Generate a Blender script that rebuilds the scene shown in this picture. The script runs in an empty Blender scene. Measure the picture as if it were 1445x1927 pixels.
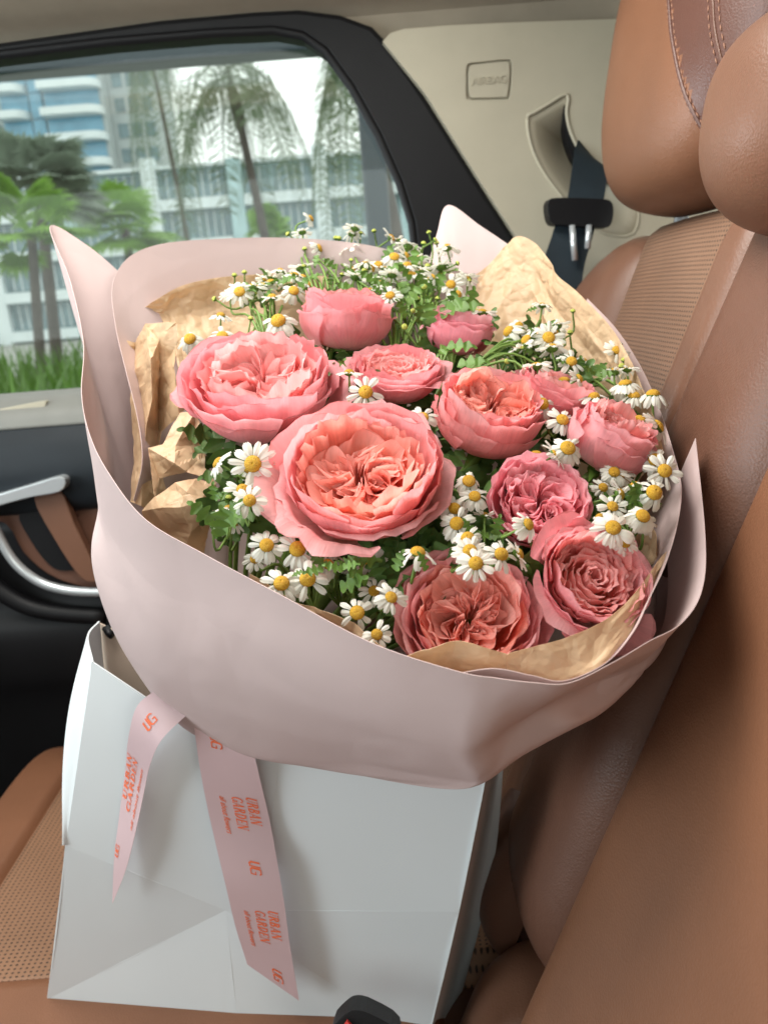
import bpy, bmesh, math, random
from mathutils import Vector, Matrix
from mathutils import noise as mnoise
R = math.radians
scene = bpy.context.scene
COL = scene.collection

# ------------------------------------------------------------------ camera
PW, PH, FP = 1445.0, 1927.0, 1500.0
PITCH, ROLL = R(15), R(4.5)
CAM = Vector((0, 0, 1.25))
FWD = Vector((0, math.cos(PITCH), -math.sin(PITCH)))
_r0 = Vector((1, 0, 0)); _u0 = _r0.cross(FWD)
RIGHT = _r0 * math.cos(ROLL) - _u0 * math.sin(ROLL)
UP = _u0 * math.cos(ROLL) + _r0 * math.sin(ROLL)
cam_d = bpy.data.cameras.new('camera'); cam = bpy.data.objects.new('camera', cam_d); COL.objects.link(cam)
_m = Matrix((RIGHT, UP, -FWD)).transposed().to_4x4(); _m.translation = CAM
cam.matrix_world = _m
cam_d.sensor_fit = 'VERTICAL'; cam_d.sensor_height = 36; cam_d.lens = 36 * FP / PH
cam_d.clip_start = 0.02; cam_d.clip_end = 2000
cam_d.dof.use_dof = True; cam_d.dof.focus_distance = 0.425; cam_d.dof.aperture_fstop = 11.5
scene.camera = cam
# ------------------------------------------------------------------ world: overcast daylight
world = bpy.data.worlds.new('World'); scene.world = world; world.use_nodes = True
bg = world.node_tree.nodes['Background']
bg.inputs[0].default_value = (0.90, 0.965, 0.925, 1); bg.inputs[1].default_value = 1.45
# ------------------------------------------------------------------ lamps: daylight through windscreen and near window, plus an added overhead fill
def area(name, loc, target, sx, sy, watts, color):
    l = bpy.data.lights.new(name, 'AREA'); l.shape = 'RECTANGLE'; l.size = sx; l.size_y = sy
    l.energy = watts; l.color = color
    o = bpy.data.objects.new(name, l); COL.objects.link(o); o.location = loc
    o.rotation_euler = (Vector(target) - Vector(loc)).to_track_quat('-Z', 'Y').to_euler(); return o
area('overhead_fill', (-0.30, 0.50, 1.92), (-0.05, 0.42, 1.1), 0.7, 0.5, 11.5, (1.0, 0.95, 0.89))  # fill added from above to brighten the flowers
area('windscreen_light', (-2.0, -0.25, 1.45), (0, 0.45, 1.1), 1.1, 0.8, 27.0, (0.82, 0.93, 1.0))
area('near_window_light', (0.80, -0.80, 1.42), (0.05, 0.40, 1.08), 0.7, 0.5, 10.0, (1.0, 0.96, 0.90))
# ------------------------------------------------------------------ colour management
vs = scene.view_settings
vs.view_transform = 'Standard'; vs.look = 'None'; vs.exposure = 0.36; vs.gamma = 1; vs.use_curve_mapping = False
scene.render.engine = 'CYCLES'
cy = scene.cycles; cy.use_denoising = True; cy.caustics_reflective = False; cy.caustics_refractive = False
cy.adaptive_threshold = 0.025; cy.max_bounces = 7; cy.diffuse_bounces = 4; cy.glossy_bounces = 3; cy.transparent_max_bounces = 12

# ------------------------------------------------------------------ geometry helpers
def P(px, py, d):
    return CAM + (FWD + RIGHT * ((px - PW / 2) / FP) - UP * ((py - PH / 2) / FP)) * d
def on_plane(px, py, p0, n):
    v = P(px, py, 1) - CAM
    return CAM + v * ((Vector(p0) - CAM).dot(Vector(n)) / v.dot(Vector(n)))
def camv(x, y, z):                      # right, up, towards the camera
    return (RIGHT * x + UP * y - FWD * z).normalized()
def D(py, off=0.0):                     # depth of the bouquet's face
    return 1 / (2.82 - (1150 - py) * 0.00182) + off

def nvec(p): return Vector((mnoise.noise(p), mnoise.noise(p + Vector((31.7, 11.3, 5.9))), mnoise.noise(p + Vector((-17.1, 43.9, 23.3)))))
OFF = {}
def thing(name, label, cat, loc=(0, 0, 0), group=None):
    o = bpy.data.objects.new(name, None); COL.objects.link(o); o.location = loc
    o.empty_display_size = 0.02
    o['label'] = label; o['category'] = cat
    if group: o['group'] = group
    OFF[o.name] = Vector(loc); return o
def tag(o, label, cat, group=None):
    o['label'] = label; o['category'] = cat
    if group: o['group'] = group
    return o
def make(name, verts, faces, mat, parent=None, smooth=True, uv=None, kind=None, thick=0, bevel=0, bev_seg=2, sub=0, autos=None):
    off = OFF[parent.name] if parent else Vector((0, 0, 0))
    me = bpy.data.meshes.new(name)
    me.from_pydata([tuple(Vector(v) - off) for v in verts], [], faces)
    if uv is not None:
        l = me.uv_layers.new(name='UVMap')
        for lp in me.loops: l.data[lp.index].uv = uv[lp.vertex_index]
    if smooth: me.polygons.foreach_set('use_smooth', [True] * len(me.polygons))
    if autos is not None and smooth and not (0 < thick < 0.0015): me.set_sharp_from_angle(angle=R(autos))
    me.materials.append(mat); me.update()
    o = bpy.data.objects.new(name, me); COL.objects.link(o)
    if parent: o.parent = parent
    OFF[o.name] = off
    if kind: o['kind'] = kind
    if thick:
        m = o.modifiers.new('solid', 'SOLIDIFY'); m.thickness = thick; m.offset = 0
        if thick < 0.0015:
            m = o.modifiers.new('split', 'EDGE_SPLIT'); m.split_angle = R(autos or 40)
    if bevel:
        m = o.modifiers.new('bevel', 'BEVEL'); m.width = bevel; m.segments = bev_seg; m.limit_method = 'ANGLE'; m.angle_limit = R(40)
    if sub:
        m = o.modifiers.new('sub', 'SUBSURF'); m.levels = sub; m.render_levels = sub
    return o
def cr(p, t):                           # Catmull-Rom through points, t in 0..1
    n = len(p) - 1; x = min(max(t, 0), 1) * n; i = min(int(x), n - 1); f = x - i
    a = p[i - 1] if i > 0 else p[i] * 2 - p[i + 1]
    b = p[i]; c = p[i + 1]
    d = p[i + 2] if i + 2 <= n else p[i + 1] * 2 - p[i]
    return 0.5 * ((2 * b) + (c - a) * f + (2 * a - 5 * b + 4 * c - d) * f * f + (3 * b - a - 3 * c + d) * f ** 3)
def grid_faces(nu, nv):
    return [(j * (nu + 1) + i, j * (nu + 1) + i + 1, (j + 1) * (nu + 1) + i + 1, (j + 1) * (nu + 1) + i) for j in range(nv) for i in range(nu)]
def grid(fn, nu, nv):
    v = []; uv = []
    for j in range(nv + 1):
        for i in range(nu + 1):
            v.append(fn(i / nu, j / nv)); uv.append((i / nu, j / nv))
    return v, grid_faces(nu, nv), uv
def loft_fn(rows):
    rows = [[Vector(p) for p in r] for r in rows]
    return lambda u, v: cr([cr(r, u) for r in rows], v)
def loft(name, rows, nu, nv, mat, parent=None, thick=0.0005, disp=None, **k):
    f = loft_fn(rows)
    v, fc, uv = grid(f, nu, nv)
    if disp:
        e = 1e-3; w = []
        for (a, b), p in zip(uv, v):
            n = (f(min(a + e, 1), b) - f(max(a - e, 0), b)).cross(f(a, min(b + e, 1)) - f(a, max(b - e, 0)))
            n = n.normalized() if n.length > 1e-12 else Vector((0, 0, 1))
            w.append(p + n * disp(a, b, p))
        v = w
    return make(name, v, fc, mat, parent, uv=uv, thick=thick, **k)
def PP(L): return [P(*a) for a in L]
def crease(seed, n, amp, L):
    rg = random.Random(seed); K = []
    for _ in range(n):
        d = Vector((rg.gauss(0, 1), rg.gauss(0, 1), rg.gauss(0, 1))).normalized()
        K.append((d, rg.random() * 2, L * rg.uniform(0.6, 1.8), amp * rg.uniform(0.4, 1)))
    sv = Vector((seed * 3.1, seed * 1.7, 0))
    def f(u, v, p):
        s = 0; q = p + nvec(p * 25 + sv) * 0.012
        for d, c, l, a in K:
            t = (q.dot(d) / l + c) % 2
            s += a * (abs(t - 1) - 0.5)
        return s
    return f
def facet(seed, cu, cv, amp, ang=0.5, warp=0.35):
    rg = random.Random(seed); Hh = {}; Sd = {}
    def hv(i, j):
        if (i, j) not in Hh: Hh[(i, j)] = rg.uniform(-1, 1)
        return Hh[(i, j)]
    ca, sa = math.cos(ang), math.sin(ang)
    def f(u, v, p):
        x, y = u * cu, v * cv
        w = nvec(Vector((x * 0.7, y * 0.7, seed * 1.3))); x += warp * w.x; y += warp * w.y
        x, y = ca * x - sa * y + 50, sa * x + ca * y + 50
        i, j = int(x), int(y); a, b = x - i, y - j
        if (i, j) not in Sd: Sd[(i, j)] = rg.random() < 0.5
        if Sd[(i, j)]:
            h = hv(i, j) + ((hv(i + 1, j) - hv(i, j)) * a + (hv(i + 1, j + 1) - hv(i + 1, j)) * b if a > b else (hv(i, j + 1) - hv(i, j)) * b + (hv(i + 1, j + 1) - hv(i, j + 1)) * a)
        else:
            h = (hv(i, j) + (hv(i + 1, j) - hv(i, j)) * a + (hv(i, j + 1) - hv(i, j)) * b) if a + b < 1 else (hv(i + 1, j + 1) + (hv(i, j + 1) - hv(i + 1, j + 1)) * (1 - a) + (hv(i + 1, j) - hv(i + 1, j + 1)) * (1 - b))
        return amp * h
    return f
def addf(*fs): return lambda u, v, p: sum(f(u, v, p) for f in fs)
def tube(pts, rad, seg=8, n=None):
    pts = [Vector(p) for p in pts]
    if n: pts = [cr(pts, i / n) for i in range(n + 1)]
    V = []; F = []; N = len(pts); pr = None
    for i, p in enumerate(pts):
        t = (pts[min(i + 1, N - 1)] - pts[max(i - 1, 0)]).normalized()
        if pr is None: pr = t.orthogonal().normalized()
        pr = (pr - t * pr.dot(t)).normalized(); b = t.cross(pr)
        r = rad(i / (N - 1)) if callable(rad) else rad
        for k in range(seg):
            a = 2 * math.pi * k / seg; V.append(p + (pr * math.cos(a) + b * math.sin(a)) * r)
    for i in range(N - 1):
        for k in range(seg):
            F.append((i * seg + k, i * seg + (k + 1) % seg, (i + 1) * seg + (k + 1) % seg, (i + 1) * seg + k))
    F.append(tuple(range(seg))[::-1]); F.append(tuple((N - 1) * seg + k for k in range(seg)))
    return V, F
def merge(parts):
    V = []; F = []
    for v, f in parts:
        o = len(V); V += list(v); F += [tuple(i + o for i in x) for x in f]
    return V, F
def box_vf(cx, cy, cz, sx, sy, sz, M=None):
    V = [Vector((cx + a * sx / 2, cy + b * sy / 2, cz + c * sz / 2)) for a in (-1, 1) for b in (-1, 1) for c in (-1, 1)]
    if M: V = [M @ v for v in V]
    return V, [(0, 1, 3, 2), (4, 6, 7, 5), (0, 4, 5, 1), (2, 3, 7, 6), (0, 2, 6, 4), (1, 5, 7, 3)]
def smooth_loop(L, n):
    L = [Vector((a[0], a[1], 0)) for a in L]; out = []; N = len(L)
    for i in range(N):
        a, b, c, d = L[i - 1], L[i], L[(i + 1) % N], L[(i + 2) % N]
        for k in range(n):
            f = k / n
            out.append(0.5 * ((2 * b) + (c - a) * f + (2 * a - 5 * b + 4 * c - d) * f * f + (3 * b - a - 3 * c + d) * f ** 3))
    return [(p.x, p.y) for p in out]
def panel(name, loops, y, thick, mat, parent, bevel=0.0, p0=None, n=(0, 1, 0), smooth=False):
    """closed outlines (first outer, then holes) given in photo pixels, laid on the plane y (or p0,n), extruded away"""
    bm = bmesh.new(); E = []
    for L in loops:
        vs_ = [bm.verts.new(on_plane(a[0], a[1], p0 or (0, y, 0), n)) for a in L]
        E += [bm.edges.new((vs_[i], vs_[(i + 1) % len(vs_)])) for i in range(len(vs_))]
    bmesh.ops.triangle_fill(bm, use_beauty=True, use_dissolve=False, edges=E)
    nn = Vector(n).normalized()
    if nn.y < 0: nn = -nn
    r = bmesh.ops.extrude_face_region(bm, geom=bm.faces[:])
    bmesh.ops.translate(bm, vec=nn * thick, verts=[g for g in r['geom'] if isinstance(g, bmesh.types.BMVert)])
    bmesh.ops.recalc_face_normals(bm, faces=bm.faces[:])
    bm.verts.index_update()
    V = [v.co.copy() for v in bm.verts]; F = [tuple(v.index for v in f.verts) for f in bm.faces]; bm.free()
    return make(name, V, F, mat, parent, smooth=smooth, bevel=bevel, autos=35 if smooth else None)

# ------------------------------------------------------------------ materials
def srgb(r, g, b):
    f = lambda c: (c / 255 / 12.92) if c / 255 <= 0.04045 else ((c / 255 + 0.055) / 1.055) ** 2.4
    return (f(r), f(g), f(b), 1)
class NT:
    def __init__(s, name):
        s.m = bpy.data.materials.new(name); s.m.use_nodes = True; s.t = s.m.node_tree
        s.b = s.t.nodes['Principled BSDF']; s.out = s.t.nodes['Material Output']
    def n(s, typ, **k):
        x = s.t.nodes.new(typ)
        for a, v in k.items():
            if a.startswith('i_'):
                key = a[2:]; key = int(key) if key.isdigit() else key.replace('_', ' ')
                x.inputs[key].default_value = v
            else: setattr(x, a, v)
        return x
    def l(s, a, b): s.t.links.new(a, b)
    def ramp(s, fac, stops):
        x = s.n('ShaderNodeValToRGB'); e = x.color_ramp.elements
        e[0].position, e[0].color = stops[0]; e[1].position, e[1].color = stops[-1]
        for p, c in stops[1:-1]:
            q = e.new(p); q.color = c
        s.l(fac, x.inputs[0]); return x.outputs[0]
def simple(name, col, rough=0.5, spec=0.5, metal=0.0, var=0.12, vscale=30, bump=0.0, bscale=200, detail=4, coord='Object', trans=0.0, sheen=0, coat=0):
    s = NT(name); b = s.b
    tc = s.n('ShaderNodeTexCoord').outputs[coord]
    nz = s.n('ShaderNodeTexNoise', i_Scale=vscale, i_Detail=detail); s.l(tc, nz.inputs['Vector'])
    c = Vector(col[:3])
    s.l(s.ramp(nz.outputs[0], [(0.3, (*(c * (1 - var)), 1)), (0.7, (*[min(x, 1) for x in c * (1 + var)], 1))]), b.inputs['Base Color'])
    b.inputs['Roughness'].default_value = rough; b.inputs['Specular IOR Level'].default_value = spec; b.inputs['Metallic'].default_value = metal
    b.inputs['Sheen Weight'].default_value = sheen; b.inputs['Coat Weight'].default_value = coat
    if bump:
        z = s.n('ShaderNodeTexNoise', i_Scale=bscale, i_Detail=3); s.l(tc, z.inputs['Vector'])
        bp = s.n('ShaderNodeBump', i_Strength=bump, i_Distance=0.002); s.l(z.outputs[0], bp.inputs['Height']); s.l(bp.outputs[0], b.inputs['Normal'])
    if trans:
        t = s.n('ShaderNodeBsdfTranslucent'); t.inputs[0].default_value = (*c, 1)
        mx = s.n('ShaderNodeMixShader', i_0=trans); s.l(b.outputs[0], mx.inputs[1]); s.l(t.outputs[0], mx.inputs[2]); s.l(mx.outputs[0], s.out.inputs[0])
    return s.m
def crinkle(mat, scales, strength, dist):
    t = mat.node_tree; b = t.nodes['Principled BSDF']; prev = b.inputs['Normal'].links[0].from_socket if b.inputs['Normal'].links else None
    tc = t.nodes.new('ShaderNodeTexCoord')
    for sc in scales:
        w = t.nodes.new('ShaderNodeTexNoise'); w.inputs['Scale'].default_value = sc * 0.6; t.links.new(tc.outputs['Object'], w.inputs['Vector'])
        a = t.nodes.new('ShaderNodeMixRGB'); a.blend_type = 'ADD'; a.inputs[0].default_value = 0.35 / sc * 4; t.links.new(tc.outputs['Object'], a.inputs[1]); t.links.new(w.outputs['Color'], a.inputs[2])
        v = t.nodes.new('ShaderNodeTexVoronoi'); v.feature = 'DISTANCE_TO_EDGE'; v.inputs['Scale'].default_value = sc; t.links.new(a.outputs[0], v.inputs['Vector'])
        r = t.nodes.new('ShaderNodeMapRange'); r.inputs[1].default_value = 0.0; r.inputs[2].default_value = 0.25; t.links.new(v.outputs[0], r.inputs[0])
        p = t.nodes.new('ShaderNodeBump'); p.inputs['Strength'].default_value = strength; p.inputs['Distance'].default_value = dist * 60 / sc
        t.links.new(r.outputs[0], p.inputs['Height'])
        if prev: t.links.new(prev, p.inputs['Normal'])
        prev = p.outputs[0]
    t.links.new(prev, b.inputs['Normal'])
def leather(name, col, rough=0.42, holes=None, grain=650, wrinkle=0.15):
    s = NT(name); b = s.b; tc = s.n('ShaderNodeTexCoord')
    c = Vector(col[:3])
    nz = s.n('ShaderNodeTexNoise', i_Scale=9, i_Detail=5); s.l(tc.outputs['Object'], nz.inputs['Vector'])
    base = s.ramp(nz.outputs[0], [(0.3, (*(c * 0.88), 1)), (0.7, (*(c * 1.1), 1))])
    vo = s.n('ShaderNodeTexVoronoi', i_Scale=grain, feature='F1'); s.l(tc.outputs['Object'], vo.inputs['Vector'])
    wn = s.n('ShaderNodeTexNoise', i_Scale=60, i_Detail=4, i_Distortion=1.5); s.l(tc.outputs['Object'], wn.inputs['Vector'])
    bp = s.n('ShaderNodeBump', i_Strength=0.18, i_Distance=0.0008); s.l(vo.outputs[0], bp.inputs['Height'])
    b2 = s.n('ShaderNodeBump', i_Strength=wrinkle, i_Distance=0.0015); s.l(wn.outputs[0], b2.inputs['Height']); s.l(bp.outputs[0], b2.inputs['Normal'])
    nrm = b2.outputs[0]
    if holes:                                # regular perforation, on the UV grid
        mp = s.n('ShaderNodeMapping'); mp.inputs['Scale'].default_value = (holes[0], holes[1], 1); s.l(tc.outputs['UV'], mp.inputs[0])
        v2 = s.n('ShaderNodeTexVoronoi', i_Scale=1.0, i_Randomness=0.0); v2.voronoi_dimensions = '2D'; s.l(mp.outputs[0], v2.inputs['Vector'])
        f = s.ramp(v2.outputs[0], [(0.17, (0, 0, 0, 1)), (0.27, (1, 1, 1, 1))])
        mx = s.n('ShaderNodeMix', data_type='RGBA'); mx.inputs[6].default_value = (*(c * 0.16), 1)
        s.l(f, mx.inputs[0]); s.l(base, mx.inputs[7]); base = mx.outputs[2]
        b3 = s.n('ShaderNodeBump', i_Strength=0.6, i_Distance=0.0012); s.l(f, b3.inputs['Height']); s.l(nrm, b3.inputs['Normal']); nrm = b3.outputs[0]
    s.l(base, b.inputs['Base Color']); s.l(nrm, b.inputs['Normal'])
    b.inputs['Roughness'].default_value = rough; b.inputs['Specular IOR Level'].default_value = 0.45
    return s.m
def petal_mat(name, base, mid, edge, tr=0.52):
    s = NT(name); b = s.b; tc = s.n('ShaderNodeTexCoord'); sep = s.n('ShaderNodeSeparateXYZ'); s.l(tc.outputs['UV'], sep.inputs[0])
    nz = s.n('ShaderNodeTexNoise', i_Scale=4, i_Detail=3); s.l(tc.outputs['UV'], nz.inputs['Vector'])
    ad = s.n('ShaderNodeMath', operation='MULTIPLY_ADD'); ad.inputs[1].default_value = 0.25; s.l(nz.outputs[0], ad.inputs[0])
    sb = s.n('ShaderNodeMath', operation='SUBTRACT'); sb.inputs[1].default_value = 0.125; s.l(sep.outputs[1], ad.inputs[2]); s.l(ad.outputs[0], sb.inputs[0])
    dk = Vector(edge[:3])
    col = s.ramp(sb.outputs[0], [(0.05, base), (0.45, mid), (0.92, edge), (0.985, (dk.x, dk.y * 0.97, dk.z * 0.97, 1)), (1.0, (dk.x * 0.8, dk.y * 0.68, dk.z * 0.66, 1))])
    oi = s.n('ShaderNodeObjectInfo'); hs = s.n('ShaderNodeHueSaturation')
    mr = s.n('ShaderNodeMapRange'); mr.inputs[3].default_value = 0.86; mr.inputs[4].default_value = 1.10
    s.l(oi.outputs['Random'], mr.inputs[0]); s.l(mr.outputs[0], hs.inputs['Saturation']); s.l(col, hs.inputs['Color'])
    mp = s.n('ShaderNodeMapping'); mp.inputs['Scale'].default_value = (70, 3, 1); s.l(tc.outputs['UV'], mp.inputs[0])
    vn = s.n('ShaderNodeTexNoise', i_Scale=1.0, i_Detail=3); s.l(mp.outputs[0], vn.inputs['Vector'])
    bp = s.n('ShaderNodeBump', i_Strength=0.5, i_Distance=0.0006); s.l(vn.outputs[0], bp.inputs['Height'])
    mp2 = s.n('ShaderNodeMapping'); mp2.inputs['Scale'].default_value = (26, 1.6, 1); s.l(tc.outputs['UV'], mp2.inputs[0])
    st = s.n('ShaderNodeTexNoise', i_Scale=1.0, i_Detail=4); s.l(mp2.outputs[0], st.inputs['Vector'])
    mv = s.n('ShaderNodeMapRange'); mv.inputs[1].default_value = 0.3; mv.inputs[2].default_value = 0.7; mv.inputs[3].default_value = 0.92; mv.inputs[4].default_value = 1.05
    s.l(st.outputs[0], mv.inputs[0]); s.l(mv.outputs[0], hs.inputs['Value'])
    s.l(hs.outputs[0], b.inputs['Base Color']); s.l(bp.outputs[0], b.inputs['Normal'])
    b.inputs['Roughness'].default_value = 0.55; b.inputs['Specular IOR Level'].default_value = 0.3; b.inputs['Sheen Weight'].default_value = 0.15
    t = s.n('ShaderNodeBsdfTranslucent'); s.l(hs.outputs[0], t.inputs[0]); s.l(bp.outputs[0], t.inputs['Normal'])
    mx = s.n('ShaderNodeMixShader', i_0=tr); s.l(b.outputs[0], mx.inputs[1]); s.l(t.outputs[0], mx.inputs[2]); s.l(mx.outputs[0], s.out.inputs[0])
    return s.m
def glass_mat():
    s = NT('window_glass'); s.t.nodes.remove(s.b)
    tr = s.n('ShaderNodeBsdfTransparent'); tr.inputs[0].default_value = (0.965, 0.985, 0.975, 1)
    gl = s.n('ShaderNodeBsdfGlossy'); gl.inputs['Roughness'].default_value = 0.02
    fr = s.n('ShaderNodeFresnel'); fr.inputs[0].default_value = 1.45
    mx = s.n('ShaderNodeMixShader'); s.l(fr.outputs[0], mx.inputs[0]); s.l(tr.outputs[0], mx.inputs[1]); s.l(gl.outputs[0], mx.inputs[2])
    s.l(mx.outputs[0], s.out.inputs[0]); return s.m

M = {}
M['pink_paper'] = simple('pink_paper', (0.59, 0.465, 0.45), 0.6, 0.2, var=0.03, vscale=8, trans=0.14, bump=0.04, bscale=300)
M['kraft'] = simple('kraft_tissue', (0.75, 0.56, 0.36), 0.45, 0.4, var=0.06, vscale=25, trans=0.40, bump=0.35, bscale=120)
crinkle(M['kraft'], (36, 90), 0.40, 0.0016)
crinkle(M['pink_paper'], (7, 15), 0.10, 0.0007)
M['bag'] = simple('bag_paper', (0.64, 0.68, 0.695), 0.75, 0.2, var=0.02, vscale=6, bump=0.5, bscale=9)
M['bag_in'] = simple('bag_inside_bounce', (0.62, 0.50, 0.40), 0.6, 0.3, var=0.04)  # tan painted in for light bounced off leather and tissue
M['ribbon'] = simple('ribbon_satin', (0.68, 0.51, 0.53), 0.3, 0.5, var=0.03, vscale=10, trans=0.15)
M['print'] = simple('orange_print', (0.80, 0.17, 0.07), 0.5, 0.3, var=0.05)
M['beige'] = simple('beige_trim', (0.43, 0.395, 0.30), 0.55, 0.35, var=0.03, bump=0.08, bscale=900)
M['liner'] = simple('headliner_cloth', (0.30, 0.26, 0.20), 0.9, 0.1, var=0.05, bump=0.2, bscale=1200)
M['black'] = simple('black_trim', (0.006, 0.006, 0.007), 0.5, 0.25, var=0.1, bump=0.1, bscale=800)
M['navy'] = simple('dark_door_trim', (0.010, 0.014, 0.018), 0.5, 0.3, var=0.1, bump=0.15, bscale=900)
M['greytrim'] = simple('grey_sill_trim', (0.20, 0.20, 0.18), 0.5, 0.4, var=0.05)
M['chrome'] = simple('satin_metal', (0.62, 0.66, 0.68), 0.25, 0.6, metal=0.55, var=0.02)
M['belt'] = simple('belt_webbing', (0.012, 0.022, 0.03), 0.6, 0.35, var=0.15, bump=0.5, bscale=900)
M['red'] = simple('red_button', (0.6, 0.04, 0.03), 0.4)
M['tan'] = leather('tan_leather', (0.17, 0.080, 0.048), wrinkle=0.05)
M['tan_flat'] = leather('tan_leather_smooth', (0.185, 0.080, 0.041), 0.45, wrinkle=0.1)
M['tan_dark'] = leather('brown_leather', (0.125, 0.057, 0.036), 0.42, wrinkle=0.16)
M['tan_red'] = leather('red_brown_leather', (0.095, 0.040, 0.028), 0.42, wrinkle=0.1)
M['tan_perf'] = leather('perforated_leather', (0.215, 0.118, 0.072), 0.5, holes=(58, 172))
M['tan_perf2'] = leather('perforated_cushion_leather', (0.24, 0.125, 0.070), 0.5, holes=(100, 84))
M['thread'] = simple('stitch_thread', (0.26, 0.13, 0.08), 0.7)
M['glass'] = glass_mat()
M['stem'] = simple('green_stem', (0.14, 0.235, 0.045), 0.5, 0.4, var=0.2, trans=0.1)
M['leaf'] = simple('chamomile_leaf', (0.105, 0.20, 0.034), 0.5, 0.4, var=0.3, vscale=80, trans=0.25)
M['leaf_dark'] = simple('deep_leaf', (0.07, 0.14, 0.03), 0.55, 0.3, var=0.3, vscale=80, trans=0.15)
M['bud'] = simple('chamomile_bud', (0.45, 0.50, 0.10), 0.6, 0.3, var=0.25, vscale=300, bump=0.6, bscale=900)
M['ray'] = simple('white_petal', (0.85, 0.84, 0.76), 0.5, 0.3, var=0.03, trans=0.45)
def disc_mat():
    s = NT('yellow_disc'); b = s.b; tc = s.n('ShaderNodeTexCoord')
    vo = s.n('ShaderNodeTexVoronoi', i_Scale=1900); s.l(tc.outputs['Object'], vo.inputs['Vector'])
    s.l(s.ramp(vo.outputs[0], [(0.0, (0.86, 0.60, 0.03, 1)), (0.6, (0.55, 0.27, 0.01, 1))]), b.inputs['Base Color'])
    bp = s.n('ShaderNodeBump', i_Strength=1.0, i_Distance=0.0006); bp.invert = True; s.l(vo.outputs[0], bp.inputs['Height']); s.l(bp.outputs[0], b.inputs['Normal'])
    b.inputs['Roughness'].default_value = 0.6; return s.m
M['disc'] = disc_mat()
PET = {  # inner petals: own coral, deepened for glow bounced between the folds
 'pink': (petal_mat('rose_petal_pink', (0.93, 0.62, 0.52, 1), (0.92, 0.35, 0.37, 1), (0.93, 0.43, 0.46, 1)),
          petal_mat('rose_petal_pink_inner', (0.95, 0.42, 0.30, 1), (0.95, 0.36, 0.32, 1), (0.95, 0.50, 0.49, 1), 0.60)),
 'coral': (petal_mat('rose_petal_coral', (0.93, 0.58, 0.48, 1), (0.93, 0.37, 0.36, 1), (0.94, 0.45, 0.46, 1)),
           petal_mat('rose_petal_coral_inner', (0.96, 0.36, 0.20, 1), (0.96, 0.33, 0.23, 1), (0.96, 0.48, 0.41, 1), 0.60)),
 'rosy': (petal_mat('rose_petal_rosy', (0.92, 0.52, 0.50, 1), (0.90, 0.36, 0.41, 1), (0.91, 0.44, 0.50, 1)),
          petal_mat('rose_petal_rosy_inner', (0.94, 0.30, 0.30, 1), (0.94, 0.29, 0.33, 1), (0.95, 0.46, 0.51, 1), 0.60)),
}

# ================================================================== OUTSIDE
rnd = random.Random(7)
MO = {}
MO['ground'] = simple('paving', (0.30, 0.30, 0.28), 0.9, var=0.2, vscale=2)
MO['white'] = simple('white_render', (0.62, 0.68, 0.69), 0.7, var=0.03, vscale=1)
MO['cyan'] = simple('pale_cyan_cladding', (0.36, 0.50, 0.52), 0.4, var=0.06, vscale=1)
MO['blueglass'] = simple('blue_tinted_glass', (0.16, 0.34, 0.46), 0.15, 0.6, var=0.15, vscale=0.6)
MO['darkglass'] = simple('dark_glazing', (0.13, 0.20, 0.22), 0.15, 0.6, var=0.25, vscale=0.8)
MO['grey'] = simple('grey_concrete', (0.40, 0.44, 0.44), 0.8, var=0.08, vscale=1)
MO['beam'] = simple('dark_steel', (0.03, 0.042, 0.05), 0.4, var=0.1)
MO['trunk'] = simple('palm_trunk', (0.10, 0.085, 0.075), 0.9, var=0.25, vscale=8, bump=0.5, bscale=20)
MO['frond'] = simple('palm_frond', (0.115, 0.165, 0.08), 0.5, var=0.25, vscale=6, trans=0.35)
MO['frond2'] = simple('silver_fan_frond', (0.27, 0.33, 0.26), 0.5, var=0.2, vscale=6, trans=0.3)
MO['frond3'] = simple('bright_frond', (0.20, 0.36, 0.06), 0.5, var=0.3, vscale=6, trans=0.35)
MO['planting'] = simple('strap_leaf', (0.10, 0.20, 0.035), 0.5, var=0.35, vscale=5, trans=0.35)

g = make('ground', [(-400, 1.6, 0), (400, 1.6, 0), (400, 900, 0), (-400, 900, 0)], [(0, 1, 2, 3)], MO['ground'], smooth=False, kind='structure')
def wpx(px, py, Y): return on_plane(px, py, (0, Y, 0), (0, 1, 0))
def bx(name, x0, x1, y0, y1, z0, z1, mat, parent, bevel=0, **k):
    V, F = box_vf((x0 + x1) / 2, (y0 + y1) / 2, (z0 + z1) / 2, abs(x1 - x0), abs(y1 - y0), abs(z1 - z0))
    return make(name, V, F, mat, parent, smooth=False, bevel=bevel, **k)
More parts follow.
